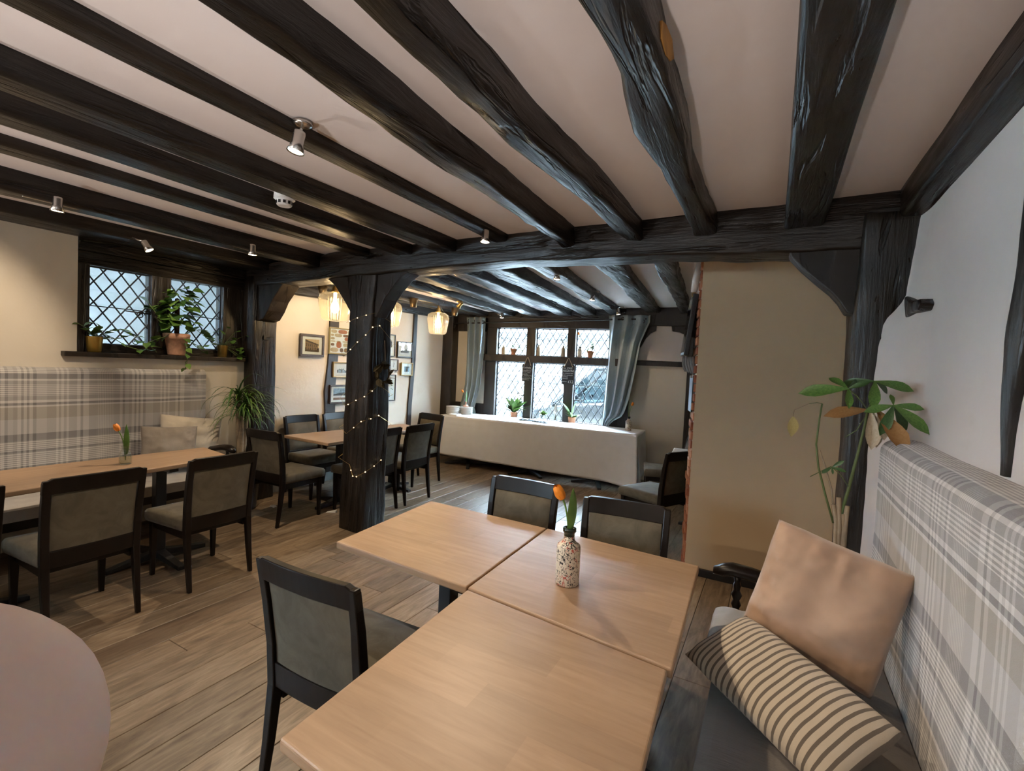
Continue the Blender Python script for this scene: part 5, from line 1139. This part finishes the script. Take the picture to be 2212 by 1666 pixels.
def doodle_bottle(loc, label, k=1.0, lean=(-.03, 0), h=.12, leafdir=1, rz=0, cat='vase'):
    t = thing('bottle_vase', label, cat, loc, rz)
    MB().lathe([(0, 0), (.040 * k, 0), (.043 * k, .004), (.043 * k, .132 * k), (.041 * k, .142 * k), (.030 * k, .150 * k), (.021 * k, .158 * k), (.0185 * k, .175 * k)], 32).build('body', DOODLE, t, smooth=True)
    MB().lathe([(.019 * k, .174 * k), (.0195 * k, .188 * k), (.024 * k, .190 * k), (.024 * k, .203 * k), (.019 * k, .205 * k), (.015 * k, .204 * k), (.014 * k, .15 * k)], 24, cap=False).build('neck', simple('dark_green_glass%d' % int(k * 100), (.012, .022, .016), .1), t, smooth=True)
    tulip(t, .2 * k, h, lean, leafdir=leafdir, sc=k)
    return t
doodle_bottle((-.655, 1.715, .751), 'doodled black and red on cream bottle with an orange tulip on the beech table', 1.07, (-.012, -.031), .115, 1, rad(-40))
v2 = thing('glass_vase', 'clear glass milk bottle with a yellow-orange tulip on the left table', 'vase', (-4.02, 1.65, .751))
MB().lathe([(0, .002), (.036, 0), (.038, .004), (.038, .07), (.030, .092), (.022, .105), (.021, .118), (.026, .122), (.026, .13), (.022, .13), (.019, .118), (.027, .09), (.034, .068), (.034, .006), (0, .005)], 28).build('body', CLEAR, v2, smooth=True)
MB().lathe([(0, .007), (.033, .007), (.033, .055), (0, .055)], 20).build('water', WATER, v2, smooth=True)
tulip(v2, .07, .17, (-.02, -.035), 1.0, 1)
doodle_bottle(bpt(2.86, .36), 'cream bottle with orange tulip at the right end of the white cloth', .95, (.03, .01), .16, -1)
t = thing('bud_vase', 'pink bud vase with a drooping orange tulip on top of the right plate stack', 'vase', bpt(.215, .41, .8835))
MB().lathe([(0, 0), (.040, 0), (.046, .012), (.036, .030), (.018, .034), (.012, .05), (.012, .085), (.009, .085)], 20).build('body', simple('pink_ceramic', (.62, .42, .33), .5), t, smooth=True)
tulip(t, .085, .15, (-.045, -.02), .9, 1, .95)
# plates
pm = MB().lathe([(0, 0), (.075, 0), (.082, .003), (.110, .016), (.112, .020), (.107, .020), (.08, .006), (0, .005)], 32).mesh('plate', smooth=True); pm.materials.append(CHINA)
for s_, (u, v, n, nm) in enumerate(((-.0, .22, 9, 'left'), (.14, .40, 8, 'right'))):
    for k in range(n):
        o = link('plate', pm, None, loc=bpt(u + .10 if 0 else u + .09, v,   .766 + k * .0138 + (0 if s_ == 0 else .0)), rot=(0, 0, k))
        pos = 'bottom' if k == 0 else 'top' if k == n - 1 else ['second', 'third', 'fourth', 'fifth', 'sixth', 'seventh', 'eighth'][k - 1] + ' from the bottom'
        tag(o, 'white plate, %s of the %s stack on the white cloth' % (pos, nm), 'plate', '%s stack of white plates' % nm)
nk = MB().box(-.075, .075, -.075, .075, 0, .004).mesh('napkin'); nk.materials.append(PAPER)
for k in range(5):
    o = link('napkin', nk, None, loc=bpt(.19 + .004 * k, .10, .766 + k * .0045), rot=(0, 0, BA + .1 + .06 * math.sin(k * 2)))
    tag(o, 'folded white paper napkin, %s of the pile in front of the plates' % ['bottom', 'second', 'third', 'fourth', 'top'][k], 'napkin', 'pile of paper napkins')
def crumple(name, label, cat, loc, w, d, h, mat, seed, rz=0):
    m = MB(); m.grid(lambda a, b: ((a - .5) * w * (1 + .2 * nz((b * 3, seed, 0), 1)), (b - .5) * d * (1 + .35 * nz((a * 4, seed, 1), 1)), .004 + h * abs(nz((a * 3 + seed, b * 3, 2), 1.5)) * (1 - (2 * a - 1) ** 6)), 24, 12)
    o = m.build(name, mat, None, smooth=True, solid=.003, loc=loc, rot=(0, 0, rz)); return tag(o, label, cat)
crumple('napkin_cloth', 'dark crumpled cloth napkin lying left on the white buffet cloth', 'napkin', bpt(1.32, .36), .24, .12, .035, simple('charcoal_linen', (.03, .033, .036), .8), 3, .2)
crumple('napkin_cloth', 'dark crumpled cloth napkin lying right on the white buffet cloth', 'napkin', bpt(1.58, .30), .24, .13, .03, MATS['charcoal_linen'], 7, -.2)
# transom bottles and terracotta pots (in the far wall frame)
def on_transom(u, d=.085, z=1.7655): return fpt(u, d, z)
def stone_bottle(u, label, h=.15, seed=0, sprig=INK):
    t = thing('stoneware_bottle', label, 'bottle', on_transom(u), FA, 'stoneware bottles of dried flowers on the transom')
    MB().lathe([(0, 0), (.030, 0), (.032, .004), (.032, h * .62), (.026, h * .76), (.013, h * .86), (.012, h * .95), (.015, h * .96), (.015, h), (.010, h)], 20).build('body', STONEW, t, smooth=True)
    r = random.Random(seed); m = MB()
    for k in range(7):
        tip = Vector((r.uniform(-.07, .07), r.uniform(-.03, .03), h + r.uniform(.06, .15))); m.tube(bez((0, 0, h * .8), (tip.x * .3, 0, h + .05), tip, 4), .0012, 4)
        for q in range(3): m.lathe([(0, -.008), (.008, 0), (0, .008)], 6, tuple(tip + Vector((r.uniform(-.015, .015), r.uniform(-.01, .01), r.uniform(-.02, .02)))))
    m.build('dried_sprigs', simple('dried_flower', (.20, .19, .20), .9) if seed == 1 else MATS['dried_flower'], t)
stone_bottle(1.052, 'stoneware bottle of dried sprigs in the left transom light', .15, 1); stone_bottle(1.66, 'stoneware bottle left in the middle transom light', .17, 2); stone_bottle(2.065, 'stoneware bottle right in the middle transom light', .17, 3)
doodle_bottle(on_transom(2.335), 'cream bottle with a tall orange tulip in the right transom light', .82, (-.03, 0), .18, -1, FA)
def terra_pot(u, label, seed, n, spread):
    t = thing('terracotta_pot', label, 'potted plant', on_transom(u), FA); MB().lathe([(.034, 0), (.036, .012), (.034, .014), (.045, .072), (.052, .073), (.053, .098), (.048, .1), (.045, .09)], 22).build('pot', TERRA, t, smooth=True); MB().lathe([(.045, .088), (0, .09)], 12, cap=False).build('soil', SOIL, t)
    r = random.Random(seed)
    for k in range(n):
        tip = Vector((r.uniform(-.06, .09 + spread * (k % 3 == 0)), r.uniform(-.05, .03), .1 + r.uniform(.01, .12) - (.10 * (k % 3 == 0) * (spread > .05)))); MB().tube(bez((0, 0, .09), (tip.x * .5, tip.y * .5, .17), tip, 4), .0013, 4).build('stem', STEMG, t)
        for q in range(3): leaf(t, OVALL if q else OVAL, tip * (.8 + .1 * q) + Vector((0, 0, .02)), (r.uniform(-1, 1), r.uniform(-.5, .5), r.uniform(-.2, .8)), r.uniform(.03, .05))
terra_pot(1.23, 'terracotta pot with trailing greenery in the left transom light', 5, 10, .10); terra_pot(2.497, 'terracotta pot of bushy green herb in the right transom light', 6, 13, .10)
# sill plants
def fern(u, d, label, seed, n, L, mlist, z=.743, potm=TERRA, elev=(.3, 1.2)):
    t = thing('sill_plant', label, 'potted plant', fpt(u, d, z), FA); MB().lathe([(.045, 0), (.05, .005), (.06, .10), (.062, .105), (.054, .1)], 20).build('pot', potm, t, smooth=True); MB().lathe([(.054, .095), (0, .097)], 12, cap=False).build('soil', SOIL, t)
    r = random.Random(seed)
    for k in range(n): a = r.uniform(0, 2 * PI); leaf(t, r.choice(mlist), (0, 0, .09), (math.cos(a), math.sin(a) * .5, r.uniform(*elev) * 1.6), L * r.uniform(.6, 1.15), r.uniform(-.4, .4))
    return t
fern(1.30, .11, 'arching bright green fern on the window sill left of the first mullion', 3, 44, .28, [LANCEL, LANCE, LANCEL]); 
LILY = leaf_mesh('oval', LEAF, fold=.12, droop=.1)
t = fern(2.27, .115, 'plant with one large upright leaf on the sill by the right mullion', 9, 6, .17, [LANCEL, OVALL], elev=(.2, .9)); leaf(t, LILY, (0, -.02, .10), (.15, 0, 1), .26, .1); leaf(t, LILY, (-.02, 0, .10), (-.55, .0, 1), .26, .5); leaf(t, OVALD, (0, 0, .09), (.7, 0, .5), .16)
t = thing('dried_flower_vase', 'clear vase with a pale dried flower head on the sill of the middle light', 'vase', fpt(2.0, .11, .743), FA)
MB().lathe([(0, 0), (.03, 0), (.034, .02), (.03, .06), (.014, .09), (.016, .11)], 18).build('body', CLEAR, t, smooth=True); MB().tube([(0, 0, .03), (0, 0, .14)], .004, 6).build('stem', STEMB, t); MB().lathe([(0, .12), (.025, .15), (.035, .18), (.02, .23), (.008, .27), (0, .28)], 14).build('flower_head', PAPER, t, smooth=True)
fern(1.80, .12, 'small low green seedling on the sill of the middle light', 11, 12, .09, [OVALL], potm=CLEAR)

# ------------------------------------------------------------------ chalkboards
def text_part(parent, s_, x, z, size, mat, y=-.0105, align='LEFT', name='lettering', sx=1):
    c = bpy.data.curves.new('t', 'FONT'); c.body = s_; c.size = size; c.align_x = align; c.extrude = .0004
    o = bpy.data.objects.new('t', c); COL.objects.link(o); bpy.context.view_layer.update()
    me = bpy.data.meshes.new_from_object(o.evaluated_get(bpy.context.evaluated_depsgraph_get())); bpy.data.objects.remove(o)
    me.materials.clear(); me.materials.append(mat); p = link(name, me, parent, loc=(x, y, z), rot=(rad(90), 0, 0)); p.scale = (sx, 1, 1); return p
def chalkboard(u, ul, ur, zb, zt, zhook, label, lines):
    t = thing('chalkboard', label, 'chalkboard', fpt((ul + ur) / 2, .145, (zb + zt) / 2), FA); w, h = ur - ul, zt - zb
    MB().box(-w / 2, w / 2, -.009, 0, -h / 2, h / 2).build('board', CHALKB, t, bevel=.002); hk = zhook - (zb + zt) / 2; ux = u - (ul + ur) / 2
    MB().tube([(-w * .32, -.012, h / 2 - .02), (ux - .006, -.006, hk), (ux + .006, -.006, hk), (w * .32, -.012, h / 2 - .02)], .004, 6).build('cord', ROPE, t)
    for sx in (-1, 1): MB().lathe([(0, -.006), (.008, 0), (0, .006)], 8, (sx * w * .32, -.013, h / 2 - .02)).build('knot', ROPE, t)
    for l in lines:
        if isinstance(l[0], str): text_part(t, l[0], l[1] * w, l[2] * h, l[3], CHALK, align=l[4], sx=l[5])
        else:      # an illegible chalk line: a run of short strokes
            m = MB(); r = random.Random(int(abs(l[2]) * 999)); x = l[0] * w
            while x < l[1] * w:
                a = r.uniform(.003, .007); m.tube([(x, -.0105, l[2] * h + r.uniform(-.003, .003)), (x + a * .5, -.0105, l[2] * h + r.uniform(-.007, .008)), (x + a, -.0105, l[2] * h + r.uniform(-.004, .004))], .0012, 4); x += a * 1.25
            m.build('chalk_line', CHALK, t)
    return t
chalkboard(1.51, 1.425, 1.60, 1.352, 1.628, 1.735, 'chalkboard headed Cocktails hanging at the left mullion', [('Cocktails', -.42, .25, .040, 'LEFT', .88), (-.42, .1, .13), (-.1, .42, .16), (-.42, .38, .06), (-.42, .0, -.02), (.02, .3, .0), (-.42, .1, -.10), (-.3, .42, -.17), (-.42, .3, -.25), (-.4, .42, -.33), (-.4, .2, -.41)])
chalkboard(2.18, 2.085, 2.285, 1.345, 1.635, 1.745, 'chalkboard with a negroni offer at £12 hanging at the right mullion', [('THE', -.42, .32, .022, 'LEFT', 1), ('CWG', -.12, .31, .040, 'LEFT', .85), ('NEGRONI', -.45, .155, .047, 'LEFT', .84), ('EAL LONDON DRY', -.45, .055, .021, 'LEFT', .95), ('SWEET VERMOUTH', -.45, -.045, .020, 'LEFT', .92), ('CAMPARI', -.45, -.135, .021, 'LEFT', 1), ('ORANGE', -.45, -.225, .021, 'LEFT', 1), ('£12', -.0, -.43, .062, 'LEFT', .9), (-.45, -.1, -.36)])

# ------------------------------------------------------------------ curtains and rod
rod = thing('curtain_rod', 'wrought iron curtain rod with curled end above the street window', 'curtain rod', FO, FA)
MB().tube([(.12, -.15, 2.262), (.5, -.15, 2.268), (3.02, -.15, 2.345), (3.30, -.15, 2.35)], .011, 10).build('rod', IRON, rod, smooth=True)
MB().tube([(.14, -.15, 2.262)] + [(.12 - .045 * math.sin(q), -.15, 2.217 + .045 * math.cos(q)) for q in [k * PI / 8 for k in range(14)]], .009, 8).build('finial', IRON, rod, smooth=True)
for u, z in ((.45, 2.266), (1.85, 2.31), (3.2, 2.347)): MB().tube([(u, -.15, z), (u, -.06, z + .01), (u, .0, z + .01)], .006, 6).build('bracket', IRON, rod)
def curtain(label, rows, d0, nf, rings, ph=0, rod_z=2.3):
    """rows: (z, u_left, u_right, fold_depth)"""
    zs = [r[0] for r in rows][::-1]; f = lambda k, z: interp(zs, [r[k] for r in rows][::-1], z)
    t = thing('curtain', label, 'curtain', FO, FA); m = MB(); z0, z1 = rows[-1][0], rows[0][0]
    def fn(a, b):
        z = lerp(z1, z0, b); a2 = a + .02 * math.sin(a * 17 + b * 3); u = lerp(f(1, z), f(2, z), a2); amp = f(3, z)
        y = -d0 + amp * math.sin(a * nf * 2 * PI + ph + .5 * math.sin(b * 4 + a * 5)) + .012 * nz((a * 5, b * 5, 1), 1)
        return (u, y, z + .012 * math.sin(a * nf * 2 * PI + ph) * b)
    m.grid(fn, 150, 50); m.build('cloth', CURT, t, smooth=True, fix=False, solid=.002)
    ring = MB().tube([(.022 * math.cos(q), 0, .022 * math.sin(q)) for q in [k * PI / 9 for k in range(18)]], .005, 6, closed=True).mesh('eyelet', smooth=True); ring.materials.append(IRON)
    for u, z, rz in rings: link('eyelet', ring, t, loc=(u, -d0 - .02, z), rot=(0, 0, rz))
    return t
curtain('narrow grey-blue curtain gathered left of the street window', [(2.365, .385, .735, .035), (2.2, .40, .735, .04), (1.7, .40, .735, .04), (1.25, .40, .70, .045), (1.05, .37, .66, .04), (.92, .34, .62, .03), (.86, .345, .60, .02), (.80, .44, .62, .02), (.765, .46, .63, .02)], .16, 3.5, [(.44, 2.30, 1.2), (.56, 2.30, 1.2), (.70, 2.28, .3)])
curtain('wide grey-blue curtain gathered right of the street window', [(2.40, 2.755, 3.37, .045), (2.30, 2.765, 3.37, .05), (2.0, 2.77, 3.25, .055), (1.6, 2.755, 3.20, .055), (1.2, 2.745, 3.13, .05), (1.0, 2.74, 3.07, .045), (.93, 2.735, 3.03, .035), (.85, 2.74, 2.90, .03), (.765, 2.745, 2.84, .02)],   .17, 3.5, [(2.86, 2.35, 1.2), (2.97, 2.35, 1.0), (3.26, 2.31, .2)], 1)

# ------------------------------------------------------------------ things by the brick edge
t = thing('television', 'black television on a wall bracket seen almost edge-on at the brick edge', 'television', (-.645, 4.26, 2.0)); t.rotation_euler = (0, rad(6), rad(14))
MB().box(-.022, .018, -.10, .20, -.26, .25).build('casing', BLACKM, t, bevel=.006); MB().box(-.0245, -.0225, -.085, .185, -.235, .23).build('screen', simple('screen_black', (.004, .004, .005), .08), t); MB().box(.018, .05, .0, .08, -.1, .1).build('wall_bracket', BLACKM, t)
t = thing('projection_screen', 'white roller screen casing with a ring pull at the ceiling by the return wall', 'projection screen', (-.60, 4.2, 2.32))
MB().tube([(.02, -.02, .20), (-.015, 0, .05), (-.02, .02, -.05)], .03, 12).build('roller', WHITEP, t, smooth=True); MB().box(-.01, .075, .0, .06, -.07, .13).build('casing', WHITEP, t, bevel=.004); MB().tube([(-.02 + .018 * math.cos(q), .0, -.075 + .018 * math.sin(q)) for q in [k * PI / 8 for k in range(13)]], .003, 6).build('ring_pull', BRASS, t)
t = thing('knitted_cloth', 'grey ribbed cloth hanging from black hooks below the television', 'cloth', (-.63, 4.2, 1.66))
for k in range(5): MB().tube(bez((-.04 + k * .02, -.01 * k, .07), (-.05 + k * .022, -.02, .0), (-.02 + k * .022, .01, -.05 - .008 * k), 6), .012, 8).build('rib', simple('grey_knit', (.20, .20, .20), .9) if k == 0 else MATS['grey_knit'], t, smooth=True)
for k in range(3): MB().tube([(.005 + .02 * k + .015 * math.cos(q), .0, -.055 + .015 * math.sin(q)) for q in [j * PI / 6 for j in range(10)]], .003, 5).build('hook', IRON, t)
t = thing('clipboard', 'pale blue paper on a clipboard hanging on the exposed brick', 'clipboard', (-.60, 4.22, 1.425)); t.rotation_euler = (0, 0, math.atan2(.32, -.08) + PI / 2 - PI / 2)
t.rotation_euler = (0, 0, rad(104))
MB().box(-.11, .11, -.004, .004, -.15, .15).build('board', BLACKM, t); MB().box(-.105, .105, .004, .006, -.148, .13).build('paper', simple('blue_paper', (.42, .55, .72), .8), t); MB().box(-.04, .04, .004, .014, .13, .15).build('clip', STEEL, t); MB().tube([(0, 0, .15), (0, -.01, .25)], .0015, 4).build('string', ROPE, t)
# floor litter
crumple('paper_scrap', 'crumpled scrap of white paper on the floor by a chair leg', 'litter', (-4.47, 3.13, .001), .06, .04, .03, PAPER, 4)
o = MB().prism([(-.05, 0), (.05, 0), (.05, .022)], 'y', -.02, .02).build('table_wedge', PAPER, None, loc=(-3.88, 3.37, .001), rot=(0, 0, .5)); tag(o, 'white folded wedge under the table foot by the middle post', 'wedge')
# latch on the left post
t = thing('door_latch', 'old iron latch on the left post', 'latch', (-4.815, 3.24, 1.76)); MB().box(-.01, .0, -.03, .03, -.02, .02).build('plate', IRON, t); MB().tube([(0, 0, 0), (.02, .03, .005), (.02, .07, .012)], .006, 6).build('lever', IRON, t)

# ------------------------------------------------------------------ the photographer's hand at the lens
def cs(x, y, d): return Vector((0, 0, CAMZ)) + _r * x + _u * y + _f * d
def hand():
    V, E, Rd = [], [], []
    def chain(start, pts):
        last = start
        for (p, r) in pts:
            V.append(cs(*p)); Rd.append(r)
            if last is not None: E.append((last, len(V) - 1))
            last = len(V) - 1
        return last
    chain(None, [((-.105, -.105, -.010), .030)])                       # palm centre, root
    w_ = chain(0, [((-.112, -.165, -.035), .026), ((-.122, -.25, -.075), .030), ((-.13, -.36, -.12), .036)])
    k1 = chain(0, [((-.094, -.070, .012), .014)]); chain(k1, [((-.082, -.058, .032), .0135), ((-.068, -.046, .041), .0135), ((-.0525, -.0335, .0425), .0152), ((-.0455, -.0285, .0425), .0148)])
    k2 = chain(0, [((-.092, -.086, .008), .014)]); chain(k2, [((-.080, -.078, .030), .0108), ((-.066, -.070, .038), .010), ((-.056, -.066, .036), .009)])
    k3 = chain(0, [((-.094, -.104, .004), .0135)]); chain(k3, [((-.082, -.100, .024), .0105), ((-.070, -.095, .030), .0098), ((-.060, -.090, .028), .0086)])
    k4 = chain(0, [((-.098, -.122, -.004), .012)]); chain(k4, [((-.088, -.120, .012), .009), ((-.077, -.116, .018), .0084), ((-.068, -.112, .017), .0075)])
    kt = chain(0, [((-.088, -.098, -.030), .015)]); chain(kt, [((-.070, -.080, -.036), .012), ((-.058, -.064, -.034), .0105)])
    me = bpy.data.meshes.new('person'); me.from_pydata(V, E, []); o = link('person', me); sk = o.modifiers.new('skin', 'SKIN'); sk.use_smooth_shade = True
    for i, v in enumerate(me.skin_vertices[0].data): v.radius = (Rd[i], Rd[i]); v.use_root = (i == 0)
    s_ = o.modifiers.new('sub', 'SUBSURF'); s_.levels = 2; s_.render_levels = 3; me.materials.append(SKIN)
    tag(o, 'pink fingertip of the person taking the picture, at the lower left corner', 'person')
    MB().tube([cs(-.1195, -.235, -.068), cs(-.122, -.25, -.075), cs(-.131, -.37, -.125)], [.038, .042, .048], 16).build('sleeve', SLEEVE, o, smooth=True)
hand()
